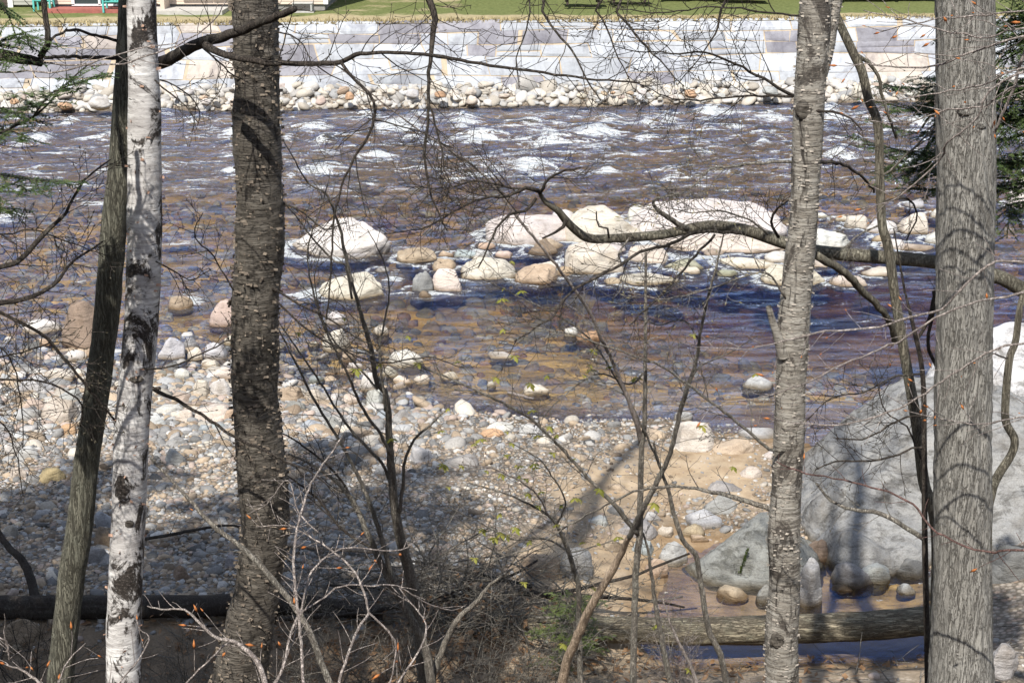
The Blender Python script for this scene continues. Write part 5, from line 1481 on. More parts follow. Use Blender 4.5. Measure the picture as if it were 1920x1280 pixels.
LT.branch([(1142, 447), (1140, 430), (1125, 425), (1118, 398)], [5, 5, 4, 3], 9.0, 'twig_dark', .1, .1, 1)
LT.branch([(1010, 358), (985, 352), (950, 368), (905, 372), (850, 398), (790, 428), (720, 440)], [9, 8, 7, 5, 4, 3, 2], (9.0, 8.6), 'twig_dark', .07, .28, 2)
LT.branch([(1012, 362), (1030, 335), (1060, 320), (1090, 312)], [8, 6, 5, 4], (9.0, 8.8), 'twig_dark', .07, .24, 2)
LT.branch([(1000, 355), (960, 352), (900, 340), (840, 352), (760, 350)], [6, 5, 4, 3, 2], (9.0, 8.8), 'twig_dark', .07, .26, 2)
LT.branch([(1005, 372), (985, 395), (955, 402), (930, 430), (912, 470), (895, 500)], [7, 7, 6, 5, 4, 3], (9.0, 8.7), 'twig_dark', .08, .26, 2)
LT.branch([(1395, 437), (1320, 434), (1260, 455), (1202, 474), (1135, 511), (1068, 548), (1040, 590), (967, 639)], [8, 8, 8, 7, 7, 6, 5, 4], (9.0, 8.2), 'twig_dark', .10, .28, 2, leaf=3)
LT.branch([(1340, 440), (1296, 488), (1270, 521), (1219, 572), (1180, 610)], [6, 6, 5, 5, 3], (9.0, 8.4), 'twig_dark', .10, .24, 2)
LT.branch([(1440, 440), (1400, 410), (1350, 395), (1300, 398), (1250, 390)], [5, 4, 4, 3, 2], (9.1, 8.8), 'twig_grey', .06, .22, 2)
LT.branch([(1460, 445), (1445, 415), (1460, 390), (1480, 375)], [7, 6, 5, 4], (9.1, 8.9), 'twig_dark', .06, .22, 2)
LT.branch([(1180, 446), (1160, 480), (1175, 520), (1150, 560)], [5, 4, 3, 2], (9.0, 8.8), 'twig_grey', .07, .2, 2)

# stem of the curved sapling at the right edge
cs_ = slim_tree('curved_sapling', [(1925, 530, 12), (1912, 580, 12), (1904, 640, 13), (1893, 672, 14), (1886, 740, 15), (1886, 790, 15), (1902, 822, 15), (1897, 850, 15), (1872, 890, 17), (1858, 925, 19), (1850, 1000, 20), (1850, 1290, 24)], 8.3,
                'smooth grey stem with a sharp kink, bulging out right of the thickest grey trunk', 'sapling', 'bark_stripe', 41, ztop=6, crown=0)
cs_.branch([(1889, 672), (1850, 660), (1800, 655)], [4, 3, 2], 8.2, 'twig_dark', .1, .18, 2)
T7.branch([(1733, 1010), (1683, 978), (1636, 957), (1599, 954), (1559, 937), (1530, 905)], [10, 9, 9, 8, 7, 5], (7.9, 8.2), 'twig_grey', .16, .22, 2, n=8)
T7.branch([(1757, 690), (1740, 640), (1755, 560), (1748, 545)], [8, 8, 8, 5], (7.9, 7.8), 'twig_dark', .2, .12, 1)
T7.branch([(1716, 640), (1740, 600), (1753, 545)], [8, 8, 7], 7.9, 'twig_dark', .2, .15, 1)
T7.branch([(1733, 780), (1700, 781), (1666, 798), (1616, 822), (1566, 822)], [6, 5, 5, 4, 3], (7.9, 8.0), 'twig_dark', .10, .2, 2)
T7.branch([(1734, 838), (1710, 840), (1650, 860), (1566, 865), (1529, 882)], [6, 5, 5, 4, 3], (7.9, 7.8), 'twig_dark', .10, .22, 2)
T7.branch([(1732, 700), (1680, 705), (1620, 735), (1560, 745), (1510, 790)], [5, 4, 4, 3, 2], (7.9, 7.8), 'twig_dark', .09, .2, 2)
T6.branch([(1650, 336), (1690, 300), (1740, 250), (1790, 210)], [6, 5, 4, 3], (9.0, 8.8), 'twig_grey', .12, .24, 2)
T6.branch([(1600, 100), (1640, 130), (1660, 200), (1680, 260)], [9, 8, 7, 5], (9.0, 9.1), 'bark_stripe', .12, .2, 2)
T6.branch([(1654, 420), (1610, 440), (1590, 470), (1570, 520)], [5, 4, 3, 2], 9.0, 'twig_grey', .09, .2, 2)
T6.branch([(1652, 380), (1700, 372), (1720, 400), (1700, 450)], [6, 5, 4, 3], 9.0, 'twig_dark', .09, .2, 2)
T6.branch([(1727, 860), (1700, 800), (1660, 770), (1640, 700)], [5, 4, 3, 2], 8.9, 'twig_dark', .09, .2, 2)

# beech twigs sweeping in from the right edge
BE = Tree('beech_sapling', (3.9, 6.3, float(bank_z(6.3))), 'pale beech twigs with orange buds sweeping in from the right edge across the big trunk', 'sapling', 51)
bm = MB(); bp = np.array([[3.9, 6.3, float(bank_z(6.3)) - .1], [3.95, 6.3, 4.4], [3.85, 6.4, 6.0], [3.7, 6.5, 8.4]]); bp, br_ = resample(bp, np.linspace(.035, .012, 4), .1); tube(bm, bp, br_, 8)
bm.build('trunk', M['twig_pale'], BE.o, BE.org)
SW = [([(2140, 30), (1920, 54), (1851, 70), (1767, 57), (1690, 34), (1616, 20)], 4), ([(2140, 60), (1920, 70), (1818, 101), (1750, 124), (1683, 126), (1582, 118)], 5), ([(2140, 110), (1920, 128), (1861, 151), (1818, 165), (1760, 173), (1683, 188), (1633, 188)], 4),
      ([(2150, 60), (1885, 151), (1831, 222), (1777, 269), (1760, 302), (1683, 370), (1616, 390)], 5), ([(2150, 620), (1920, 642), (1851, 662), (1784, 702), (1734, 736), (1683, 766), (1582, 796), (1508, 793), (1448, 786)], 5),
      ([(2150, 500), (1930, 495), (1868, 491), (1801, 541), (1764, 581), (1700, 595), (1650, 612), (1549, 622), (1482, 635), (1414, 652), (1314, 652)], 6), ([(1930, 545), (1840, 565), (1754, 595), (1700, 632), (1650, 655), (1582, 682), (1515, 716), (1448, 739), (1330, 763)], 5),
      ([(2150, 800), (1920, 782), (1850, 795), (1790, 790), (1700, 770)], 4), ([(2100, 230), (1920, 160), (1850, 200), (1780, 205), (1700, 230), (1600, 225)], 4), ([(2100, 20), (1930, 20), (1830, 30), (1730, 40), (1650, 60)], 4)]
for pts, wd in SW:
    BE.branch(pts, [wd + 1, wd, wd, wd - 1, 2], (6.35, 6.9), 'twig_pale', .12, .20, 1, bud=4, dark=.2, up=.05, start=.25, budmat='bud', budsize=(.015, .03))
b_ = BE.branch([(2150, 1040), (1920, 1030), (1851, 1035), (1784, 1013), (1744, 986), (1710, 943), (1666, 923), (1582, 899), (1498, 884), (1455, 865)], [6, 6, 5, 5, 5, 5, 4, 4, 3], (6.4, 7.3), 'twig_red', .2, .16, 1, bud=2, dark=.2)
th_ = BE.branch([(1935, 60), (1912, 124), (1892, 185), (1865, 249)], [9, 8, 7, 6], (6.5, 6.7), 'twig_pale', .3, .15, 1, bud=1)
# ------------------------------------------------------------------ saplings in front of the water
def foot(px, Y):
    x = at_y(px, 1300, Y)[0]
    return np.array([x, Y, float(ground_z(x, Y))])

S1 = Tree('grey_sapling', foot(805, 11.6), 'many-stemmed grey sapling leaning up-left from the brush pile to the white wedge boulder', 'sapling', 61)
def stem(t, pts, w, Y, mt='twig_grey', name='stem', **k):
    kw = dict(spacing=.16, length=.34, depth=2, n=9, jit=.005, start=.15); kw.update(k)
    return t.branch(pts, w, Y, mt, name=name, **kw)
stem(S1, [(800, 1330), (782, 1152), (766, 1068), (749, 1001), (738, 930), (732, 852), (729, 784), (722, 734), (708, 730 - 10), (695, 652), (671, 568), (650, 491), (638, 430), (628, 403), (614, 366), (577, 343), (554, 302), (530, 262)], [24, 23, 21, 19, 16, 14, 12, 11, 10, 9, 8, 7, 6, 5, 4, 3, 2], (11.4, 10.6), leaf=2)
stem(S1, [(815, 1330), (799, 1220), (776, 1169), (742, 1109), (715, 1058), (690, 1000), (655, 930), (600, 880), (540, 850)], [19, 18, 16, 14, 13, 11, 9, 6, 4], (11.2, 11.2))
stem(S1, [(742, 1109), (700, 960), (650, 850), (590, 750), (555, 680), (518, 612)], [11, 9, 7, 6, 5, 3], (11.2, 11.0))
stem(S1, [(749, 960), (756, 905), (759, 865), (776, 825), (813, 791), (840, 764)], [8, 8, 7, 6, 5, 3], (11.2, 11.0), length=.22, leaf=2)
stem(S1, [(738, 930), (722, 879), (698, 848), (668, 818), (638, 778), (594, 707), (554, 650), (520, 600)], [8, 7, 7, 6, 5, 4, 3], (11.2, 11.2))
stem(S1, [(732, 852), (715, 815), (688, 778), (668, 741), (651, 700), (631, 660), (600, 590), (577, 478), (608, 370), (620, 320)], [8, 7, 7, 6, 5, 5, 4, 3, 2], (11.1, 10.6))
stem(S1, [(722, 770), (719, 736), (712, 652), (729, 558), (722, 498), (690, 430)], [6, 6, 5, 4, 3, 2], (11.0, 10.8), length=.26)
stem(S1, [(660, 560), (648, 498), (628, 491), (584, 444), (554, 404), (530, 377)], [6, 5, 5, 4, 3, 2], (10.8, 10.6), length=.26)
stem(S1, [(708, 730), (682, 700), (661, 736 - 60), (614, 619), (591, 538), (600, 470)], [5, 4, 4, 3, 2], (11, 10.9), length=.25)
stem(S1, [(700, 1030), (640, 990), (590, 930), (520, 880), (450, 840)], [7, 6, 5, 4, 2], (11.2, 11.4), 'twig_dark', length=.4)
stem(S1, [(690, 1010), (640, 900), (560, 830), (500, 800)], [6, 5, 4, 2], (11.3, 11.4), 'twig_dark', length=.4)
stem(S1, [(805, 1290), (830, 1215), (858, 1160), (890, 1130), (920, 1095), (960, 1065)], [13, 12, 10, 9, 7, 5], (11.3, 11.3))

S2 = Tree('dark_twin_sapling', foot(1190, 10.8), 'slim dark upright stem with long branches reaching left over the calm water, centre right', 'sapling', 62)
stem(S2, [(1186, 1330), (1187, 1280), (1192, 1085), (1199, 1000), (1203, 850), (1209, 780), (1210, 640), (1211, 474)], [14, 13, 12, 13, 10, 9, 8, 6], (10.4, 10.2), 'twig_grey', spacing=.2, length=.26, jit=.003)
stem(S2, [(1195, 1000), (1160, 955), (1118, 912), (1061, 850), (1038, 825), (984, 778), (883, 727), (792, 690), (655, 657), (560, 640)], [10, 9, 8, 7, 6, 6, 5, 4, 3, 2], (10.3, 9.6), 'twig_grey', spacing=.12, length=.3, leaf=9)
stem(S2, [(1202, 830), (1189, 777), (1152, 686), (1128, 636), (1102, 578), (1068, 531), (1028, 478), (974, 413), (900, 322), (792, 249), (695, 175), (640, 130)], [10, 9, 8, 8, 7, 7, 6, 6, 5, 4, 3, 2], (10.3, 9.0), 'twig_pale', spacing=.2, length=.26)
stem(S2, [(1236, 870), (1200, 790), (1150, 700), (1110, 640), (1060, 600), (980, 560), (900, 520)], [5, 5, 4, 4, 3, 2], (10.3, 9.8), 'twig_grey', spacing=.1, length=.26, leaf=6)
stem(S2, [(1205, 700), (1180, 720), (1120, 700), (1060, 740), (1000, 800)], [5, 4, 3, 2], (10.3, 10), 'twig_grey', spacing=.1, length=.24, leaf=6)

S3 = Tree('crooked_sapling', foot(1362, 10.6), 'crooked pale grey sapling crossing another stem, right of the slim dark upright', 'sapling', 63)
stem(S3, [(1370, 1330), (1362, 1280), (1350, 1226), (1327, 1173), (1313, 1085), (1303, 1038), (1280, 1011), (1263, 961), (1253, 917), (1236, 870), (1225, 830)], [13, 12, 12, 11, 10, 10, 9, 9, 8, 7, 5], (10.4, 10.2), 'twig_grey', spacing=.3, length=.22)
S4 = Tree('dead_sapling', foot(1050, 11.2), 'dead broken sapling with bark flaked off pale wood, leaning up-right', 'sapling', 64)
stem(S4, [(1050, 1310), (1061, 1247), (1081, 1196), (1108, 1136), (1149, 1068), (1179, 1008)], [20, 18, 17, 16, 14, 11], (10.9, 10.3), 'wood_bare', spacing=.4, length=.2, n=12)
stem(S4, [(1179, 1008), (1202, 961), (1236, 894), (1256, 850), (1273, 780), (1283, 746), (1306, 672), (1313, 619), (1333, 538), (1360, 430)], [11, 11, 10, 9, 9, 9, 8, 7, 6, 3], (10.3, 9.8), 'twig_grey', spacing=.14, length=.26)
stem(S4, [(1283, 746), (1310, 690), (1370, 660), (1420, 630)], [5, 4, 3, 2], 9.9, 'twig_grey', spacing=.1, length=.2)
stem(S4, [(1313, 640), (1280, 600), (1230, 610), (1190, 580)], [4, 3, 2], 9.9, 'twig_grey', spacing=.1, length=.2, budmat='bud_pale', budsize=(.02, .03), dark=.7)
S5 = Tree('small_sapling', foot(1250, 11.4), 'small pale twiggy sapling between the slim upright and the crooked stem', 'sapling', 65)
stem(S5, [(1265, 1320), (1245, 1220), (1232, 1150), (1222, 1080), (1215, 1030), (1205, 1000)], [12, 10, 9, 8, 6, 4], (10.6, 10.4), spacing=.12, length=.22)
stem(S5, [(1320, 1330), (1297, 1255), (1262, 1180), (1242, 1120)], [9, 8, 6, 3], (10.6, 10.6), 'twig_pale', spacing=.12, length=.22, leaf=2)
S6 = Tree('leaf_sapling', foot(1085, 11.8), 'thin sapling with yellow-green leaf tufts spreading over the beach, left of the dead stem', 'sapling', 66)
stem(S6, [(1090, 1330), (1085, 1152), (1085, 1102), (1065, 1031), (1044, 984), (1020, 960), (960, 930), (880, 905)], [12, 10, 10, 9, 8, 6, 4, 3], (11.4, 11), spacing=.12, length=.3, leaf=10)
stem(S6, [(1044, 984), (1060, 940), (1040, 900), (1010, 860), (960, 830)], [5, 4, 4, 3, 2], (11.1, 10.8), spacing=.1, length=.28, leaf=10)
stem(S6, [(1065, 1031), (1020, 1010), (960, 1010), (900, 980), (840, 950)], [5, 4, 4, 3, 2], (11.1, 11), spacing=.1, length=.28, leaf=9)
stem(S6, [(1030, 970), (1000, 920), (930, 880), (860, 870)], [4, 4, 3, 2], (11.1, 10.6), 'twig_pale', spacing=.1, length=.26, leaf=9)

# left: dark twigs from a sapling outside the view
S7 = Tree('budding_sapling', (-4.0, 7.2, float(bank_z(7.2))), 'dark budding twigs reaching in from the left edge below the hemlock sprays', 'sapling', 67)
bm = MB(); bp = np.array([[-4.0, 7.2, float(bank_z(7.2)) - .1], [-3.9, 7.1, 3.4], [-3.7, 7.0, 5.2], [-3.5, 7.0, 7.0]]); bp, br_ = resample(bp, np.linspace(.05, .015, 4), .1); tube(bm, bp, br_, 8)
bm.build('trunk', M['twig_dark'], S7.o, S7.org)
for pts, wd in [([(-190, 330), (0, 249), (67, 215), (118, 165), (165, 120)], [8, 6, 5, 4, 3]), ([(-150, 560), (0, 501), (34, 491), (81, 440), (121, 400), (158, 339), (208, 299)], [12, 10, 10, 9, 7, 5, 3]), ([(-150, 590), (0, 568), (60, 556), (111, 524), (128, 497), (192, 454)], [12, 10, 9, 8, 6, 4]),
                ([(-120, 520), (7, 588), (71, 622), (101, 649), (134, 689), (165, 726), (202, 773), (215, 786)], [9, 8, 8, 8, 7, 7, 6, 5]), ([(-100, 690), (0, 712), (77, 714), (144, 746), (155, 770), (150, 800)], [6, 5, 5, 4, 3]), ([(-100, 760), (0, 790), (30, 850), (44, 930)], [5, 4, 3, 2]),
                ([(-100, 680), (0, 668), (60, 655), (110, 640), (160, 655)], [5, 4, 4, 3, 2]), ([(-100, 420), (0, 440), (60, 430), (130, 455), (200, 480)], [4, 4, 3, 2]), ([(-100, 600), (10, 660), (40, 760), (42, 840)], [5, 4, 3, 2])]:
    S7.branch(pts, wd, (7.05, 7.4), 'twig_dark', .09, .22, 2, dark=.75, budsize=(.014, .026), jit=.004)
T2.branch([(250, 1010), (286, 729), (300, 729)][1:], [8, 8], 7.9, 'twig_dark', 0, 0, 0)
T3.branch([(270, 722), (286, 729), (363, 768), (440, 818), (538, 865), (588, 889), (640, 930)], [9, 9, 8, 7, 6, 4, 2], (8.0, 8.1), 'twig_dark', .14, .26, 2)
T2.branch([(270, 690), (289, 692), (336, 681), (434, 637), (504, 629), (555, 629)], [5, 4, 4, 3, 3, 2], (7.9, 7.6), 'twig_dark', .14, .2, 2)
T2.branch([(290, 150), (320, 178), (350, 200), (372, 232)], [4, 4, 3, 2], (7.9, 7.8), 'twig_dark', .08, .2, 2)
T2.branch([(292, 490), (330, 510), (358, 525), (395, 505)], [4, 3, 2], (7.9, 7.8), 'twig_dark', .08, .2, 2)
T3.branch([(440, 548), (400, 480), (372, 455), (365, 430), (380, 400)], [4, 3, 3, 2], (8.6, 8.4), 'twig_dark', .1, .2, 2)
T3.branch([(510, 540), (560, 570), (620, 600), (680, 640), (740, 655)], [6, 5, 4, 3, 2], (8.6, 8.6), 'twig_dark', .1, .24, 2)
T3.branch([(515, 560), (580, 620), (640, 655), (720, 680), (800, 670), (870, 690)], [5, 5, 4, 4, 3, 2], (8.6, 8.4), 'twig_dark', .1, .24, 2, leaf=2)
T3.branch([(520, 60), (545, 65), (570, 85), (585, 120)], [4, 3, 2], (8.6, 8.5), 'twig_dark', .07, .18, 2)
T3.branch([(520, 375), (570, 400), (610, 430), (640, 420)], [5, 4, 3, 2], (8.7, 8.6), 'twig_dark', .1, .22, 2)

# foreground beech at bottom left: sunlit pale twigs
B2 = Tree('beech_sapling', (-1.55, 5.2, float(bank_z(5.2))), 'sunlit whitish beech twigs with orange buds in the bottom left foreground', 'sapling', 71)
bm = MB(); bp = np.array([[-1.55, 5.2, float(bank_z(5.2)) - .1], [-1.4, 5.3, 3.6], [-1.2, 5.35, 4.1]]); bp, br_ = resample(bp, np.linspace(.03, .014, 3), .08); tube(bm, bp, br_, 8)
bm.build('trunk', M['twig_pale'], B2.o, B2.org)
for pts, wd, Y, k in [([(510, 1330), (497, 1280), (484, 1243), (447, 1206), (403, 1193), (370, 1162), (346, 1142), (302, 1142), (276, 1136)], [12, 11, 10, 8, 7, 5, 4, 3], (5.4, 5.9), 6), ([(570, 1330), (568, 1280), (564, 1203), (551, 1052), (560, 980), (578, 917), (600, 880), (640, 820)], [8, 7, 7, 6, 5, 5, 3], (5.4, 6.1), 2),
                      ([(640, 1330), (636, 1280), (655, 1220), (675, 1170), (690, 1147), (672, 1085), (640, 1045), (580, 1005), (540, 985), (480, 987)], [7, 7, 6, 6, 5, 5, 4, 3, 2], (5.5, 6.2), 3), ([(690, 1147), (740, 1200), (738, 1250), (725, 1300)], [5, 5, 4, 4], 5.6, 2),
                      ([(500, 1320), (530, 1250), (548, 1180), (565, 1140), (585, 1070), (640, 1028), (700, 1030), (755, 1030), (790, 1005)], [7, 6, 5, 5, 4, 4, 3, 2], (5.5, 6.2), 4), ([(560, 1150), (600, 1125), (640, 1098), (700, 1098), (745, 1098), (800, 1130), (850, 1145)], [4, 4, 4, 3, 3, 2], (5.8, 6.2), 2),
                      ([(470, 1330), (520, 1270), (552, 1190), (560, 1130)], [5, 4, 3, 2], (5.5, 5.8), 3), ([(90, 1320), (74, 1280), (40, 1255), (10, 1245)], [8, 7, 5, 3], (5.4, 5.6), 3), ([(-30, 1190), (10, 1200), (18, 1238), (5, 1180)], [5, 4, 3, 2], (5.5, 5.6), 2), ([(100, 1330), (110, 1280), (130, 1235), (160, 1205)], [5, 4, 3, 2], (5.5, 5.7), 3),
                      ([(180, 1320), (240, 1260), (280, 1200), (262, 1180)], [4, 4, 3, 2], (5.5, 5.8), 3), ([(330, 1300), (420, 1210), (447, 1206)], [4, 4, 4], (5.6, 5.8), 2), ([(600, 1000), (560, 960), (540, 900), (500, 945), (470, 960)], [4, 3, 3, 2], (6, 6.2), 1), ([(700, 1330), (760, 1260), (800, 1180), (770, 1130), (745, 1098)], [5, 5, 4, 3, 2], (5.8, 6.2), 1)]:
    B2.branch(pts, wd, Y, 'twig_pale', .10, .13, 1, bud=k, dark=.0, up=.1, n=7, jit=.003, step=.03)
D1 = Tree('leaning_sapling', foot(640, 9.0), 'straight tan stem leaning across the foot of the shaggy birch to the white birch', 'sapling', 72)
D1.branch([(640, 1330), (618, 1280), (571, 1166), (514, 1089), (464, 1035), (396, 981), (353, 934), (282, 857)], [14, 13, 12, 11, 10, 9, 8, 6], (7.4, 7.7), 'twig_grey', .3, .22, 1, bud=1, name='stem', n=10, jit=.003)

# ------------------------------------------------------------------ logs, brush and litter
def log(name, pts, w, label, seed, mt='bark_log', zs=None):
    P = np.array([on_z(px, py, z) for px, py, z in pts])
    R = px_rad(P, w)
    org = P.mean(0) - [0, 0, R.mean()]
    o = empty(name, org, label, 'log')
    p, rr = resample(P, R, .03)
    mb = MB()
    T, Nn, B = frames(p)
    a = np.arange(44) * 2 * math.pi / 44
    v = np.concatenate([[0], np.cumsum(np.linalg.norm(np.diff(p, axis=0), axis=1))])
    q = np.stack([np.cos(a)[None] * rr[:, None], np.sin(a)[None] * rr[:, None], np.broadcast_to(v[:, None], (len(v), 44))], -1).reshape(-1, 3)
    d = (.012 * (1 - np.abs(perlin(q * np.array([22, 22, 2.2]) + seed)) * 2) + .02 * fbm(q * np.array([5, 5, 1.2]), 3)).reshape(len(v), -1)
    ring = np.cos(a)[None, :, None] * Nn[:, None, :] + np.sin(a)[None, :, None] * B[:, None, :]
    mb.add((p[:, None, :] + ring * (rr[:, None] + d)[..., None]).reshape(-1, 3), q=grid_quads(44, len(p), True))
    mb.build('trunk', M[mt], o, org)
    for e, k in ((0, -1), (-1, 1)):
        c = MB(); c.add(np.vstack([p[e] + T[e] * .02 * k, p[e] + ring[e] * rr[e] * .98]), t=[[0, 1 + i, 1 + (i + 1) % 44] if k > 0 else [0, 1 + (i + 1) % 44, 1 + i] for i in range(44)])
        c.build('cut_end', M['wood_bare'], o, org)
    return o
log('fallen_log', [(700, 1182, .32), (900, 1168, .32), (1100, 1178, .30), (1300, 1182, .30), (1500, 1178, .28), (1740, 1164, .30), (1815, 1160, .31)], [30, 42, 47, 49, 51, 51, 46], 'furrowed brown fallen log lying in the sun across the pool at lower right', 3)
log('fallen_log', [(-160, 1138, .58), (100, 1138, .58), (300, 1136, .58), (540, 1132, .56), (720, 1150, .5)], [42, 42, 40, 36, 24], 'dark fallen log in deep shade behind the left trunks, lower left', 9, 'twig_dark')  # deep shade put into the log's near-black bark colour

def bare_shrub(px, Y, n, hgt, label, seed, mt='twig_grey', lean=0.0):
    r = np.random.default_rng(seed); org = foot(px, Y)
    t = Tree('bare_shrub', org, label, 'shrub', seed)
    for i in range(n):
        q, _ = twig_path(org + np.array([r.normal(0, .12), r.normal(0, .1), -.05]), np.array([r.normal(lean, .5), r.normal(0, .25), 1.0]), hgt * r.uniform(.55, 1.1), r, .16, .15, 9)
        R = np.linspace(r.uniform(.005, .009), .002, len(q)); mb = MB(); tube(mb, q, R, 5); tips = []
        grow(mb, q, R, r, .13, .38, 2, tips, n=3)
        mb.build('stem', M[mt], t.o, org)
bare_shrub(600, 12.3, 9, 1.5, 'bare dark twiggy shrub in the shade right of the shaggy birch foot', 81)
bare_shrub(720, 12.0, 10, 1.7, 'bare grey twiggy shrub at the left side of the brush pile', 82)
bare_shrub(905, 12.1, 11, 1.6, 'bare grey twiggy shrub at the right side of the brush pile', 83, lean=.25)
bare_shrub(1000, 12.4, 9, 1.3, 'bare thin shrub between the brush pile and the small hemlock', 84, lean=.2)
bare_shrub(380, 12.2, 8, 1.2, 'bare dark shrub in the shade between the white birch and the shaggy birch', 85)
bare_shrub(1300, 12.2, 7, 1.1, 'bare pale shrub under the crooked sapling, lower right', 86, 'twig_pale')
bare_shrub(60, 12.6, 8, 1.1, 'bare dark shrub at the lower left corner', 87, 'twig_dark')

def brush():
    r = np.random.default_rng(15)
    c = on_z(830, 1120, .4)
    org = np.array([c[0], c[1], .35])
    o = empty('brush_pile', org, 'tangled pile of dead twigs and brown leaves at the foot of the grey sapling', 'brush pile')
    mb = MB(); tips = []
    for i in range(260):
        p = np.array([c[0] + r.normal(0, .75), c[1] - .2 + r.normal(0, .45), .3 + abs(r.normal(0, .22))])
        d = np.array([r.normal(), r.normal() * .6, r.normal() * .35 + .12])
        q, _ = twig_path(p, d, r.uniform(.4, 1.3), r, .22)
        q[:, 2] = np.maximum(q[:, 2], .3)
        R = np.linspace(r.uniform(.004, .014), .002, len(q)); tube(mb, q, R, 4)
        grow(mb, q, R, r, .16, .3, 1, tips, n=3, rmin=.0018)
    mb.build('dead_twig', M['twig_grey'], o, org)['kind'] = 'stuff'
    mb = MB()
    for i in range(14):
        p = np.array([c[0] + r.normal(0, .8), c[1] - .1 + r.normal(0, .35), .32 + abs(r.normal(0, .12))])
        q, _ = twig_path(p, np.array([r.choice([-1, 1]) * r.uniform(.7, 1), r.normal() * .4, r.normal() * .12]), r.uniform(.9, 1.8), r, .10)
        tube(mb, q, np.linspace(r.uniform(.02, .045), .012, len(q)), 8)
    mb.build('stick', M['twig_dark'], o, org)['kind'] = 'stuff'
    mb = MB(); leaf_quads(mb, r, 260, lambda: (c[0] + .5 + r.normal(0, .6), c[1] - .5 + r.normal(0, .35)), .25)
    mb.build('dry_leaves', M['leaf_dry'], o, org)['kind'] = 'stuff'

def leaf_quads(mb, r, n, where, lift=0.0):
    for _ in range(n):
        x, y = where(); z = float(ground_z(x, y)) + .015 + abs(r.normal(0, .03)) + lift * r.uniform(0, 1)
        a = r.uniform(0, 6.28); L, wd = r.uniform(.03, .06), r.uniform(.014, .026)
        d = np.array([math.cos(a), math.sin(a), r.normal(0, .35)]) * L; s = np.array([-math.sin(a), math.cos(a), r.normal(0, .5)]) * wd
        p = np.array([x, y, z])
        mb.add([p - d, p + s, p + d, p - s, p + [0, 0, .01]], t=[[0, 4, 1], [1, 4, 2], [2, 4, 3], [3, 4, 0]])
brush()
r = np.random.default_rng(16)
mb = MB()
def _w1():
    px, py = (r.uniform(-50, 1900) if r.uniform() < .4 else r.normal(820, 230)), r.uniform(1195, 1300)
    p = on_z(px, py, .2); return p[0], p[1]
leaf_quads(mb, r, 950, _w1)
tag(mb.build('leaf_litter', M['leaf_dry']), 'scattered brown dead leaves on the sandy near bank', None, None, 'stuff')
mb = MB()
for i in range(420):
    px, py = r.uniform(-40, 1900), 1290 - abs(r.normal(0, 110)); p = on_z(px, py, .25); z = float(ground_z(p[0], p[1]))
    if z < .02: continue
    a = r.uniform(0, 6.28); q, _ = twig_path(np.array([p[0], p[1], z + .02]), np.array([math.cos(a), math.sin(a), r.uniform(0, .12)]), r.uniform(.15, .6), r, .2, 0, 5)
    q[:, 2] = np.maximum(q[:, 2], ground_z(q[:, 0], q[:, 1]) + .012)
    tube(mb, q, np.linspace(r.uniform(.003, .008), .002, len(q)), 4)
tag(mb.build('fallen_twigs', M['twig_grey']), 'short dead twigs strewn over the near bank', None, None, 'stuff')
def stick(name, pts, w, Y, label, mt, seed):
    P = np.array([on_z(px, py, z) for px, py, z in pts]); t = Tree(name, P[0], label, 'branch', seed)
    t.branch(P, w, 0, mt, .5, .3, 1, name='stem', dark=0)
stick('fallen_branch', [(270, 1010, .5), (330, 1000, .52), (420, 985, .5), (480, 990, .5)], [8, 8, 6, 4], 0, 'thin dark dead branch lying on the shaded gravel right of the white birch', 'twig_dark', 3)
stick('dead_snag', [(70, 1130, .5), (48, 1060, .75), (12, 1020, .9), (-30, 960, 1.1)], [20, 17, 13, 12], 0, 'dark broken snag rising from the left log beside the left edge', 'twig_dark', 4)
stick('fallen_branch', [(520, 1022, .45), (640, 1030, .45), (760, 1040, .45)], [8, 8, 6], 0, 'brown dead branch on the gravel just above the brush pile', 'wood_bare', 5)
stick('driftwood_stick', [(952, 735, .02), (975, 741, .04), (1000, 747, .03)], [6, 7, 4], 0, 'short grey driftwood stick in the water edge below the oval cream stone', 'twig_pale', 6)

# ------------------------------------------------------------------ hemlocks
def needles(mb, path, r, nl, nw, gap, m=1):
    seg = np.linalg.norm(np.diff(path, axis=0), axis=1); cum = np.concatenate([[0], np.cumsum(seg)])
    s = np.arange(gap, cum[-1], gap)
    if len(s) == 0: return
    P = np.stack([np.interp(s, cum, path[:, k]) for k in range(3)], 1)
    t = path[-1] - path[0]; t /= np.linalg.norm(t) + 1e-9
    side = np.cross(t, [0, 0, 1.0]); side /= np.linalg.norm(side) + 1e-9
    for sg in (-1, 1):
        n = len(s)
        d = side * sg * .85 + t * .5 + r.normal(0, .22, (n, 3)); L = nl * r.uniform(.7, 1.15, (n, 1))
        w_ = np.cross(d, [0, 0, 1.0]) + r.normal(0, .2, (n, 3)); w_ /= np.linalg.norm(w_, axis=1)[:, None] + 1e-9
        v = np.stack([P - w_ * nw * .5, P + w_ * nw * .5, P + d * L + w_ * nw * .3, P + d * L - w_ * nw * .3], 1).reshape(-1, 3)
        mb.add(v, q=np.arange(4 * n).reshape(-1, 4), m=m)

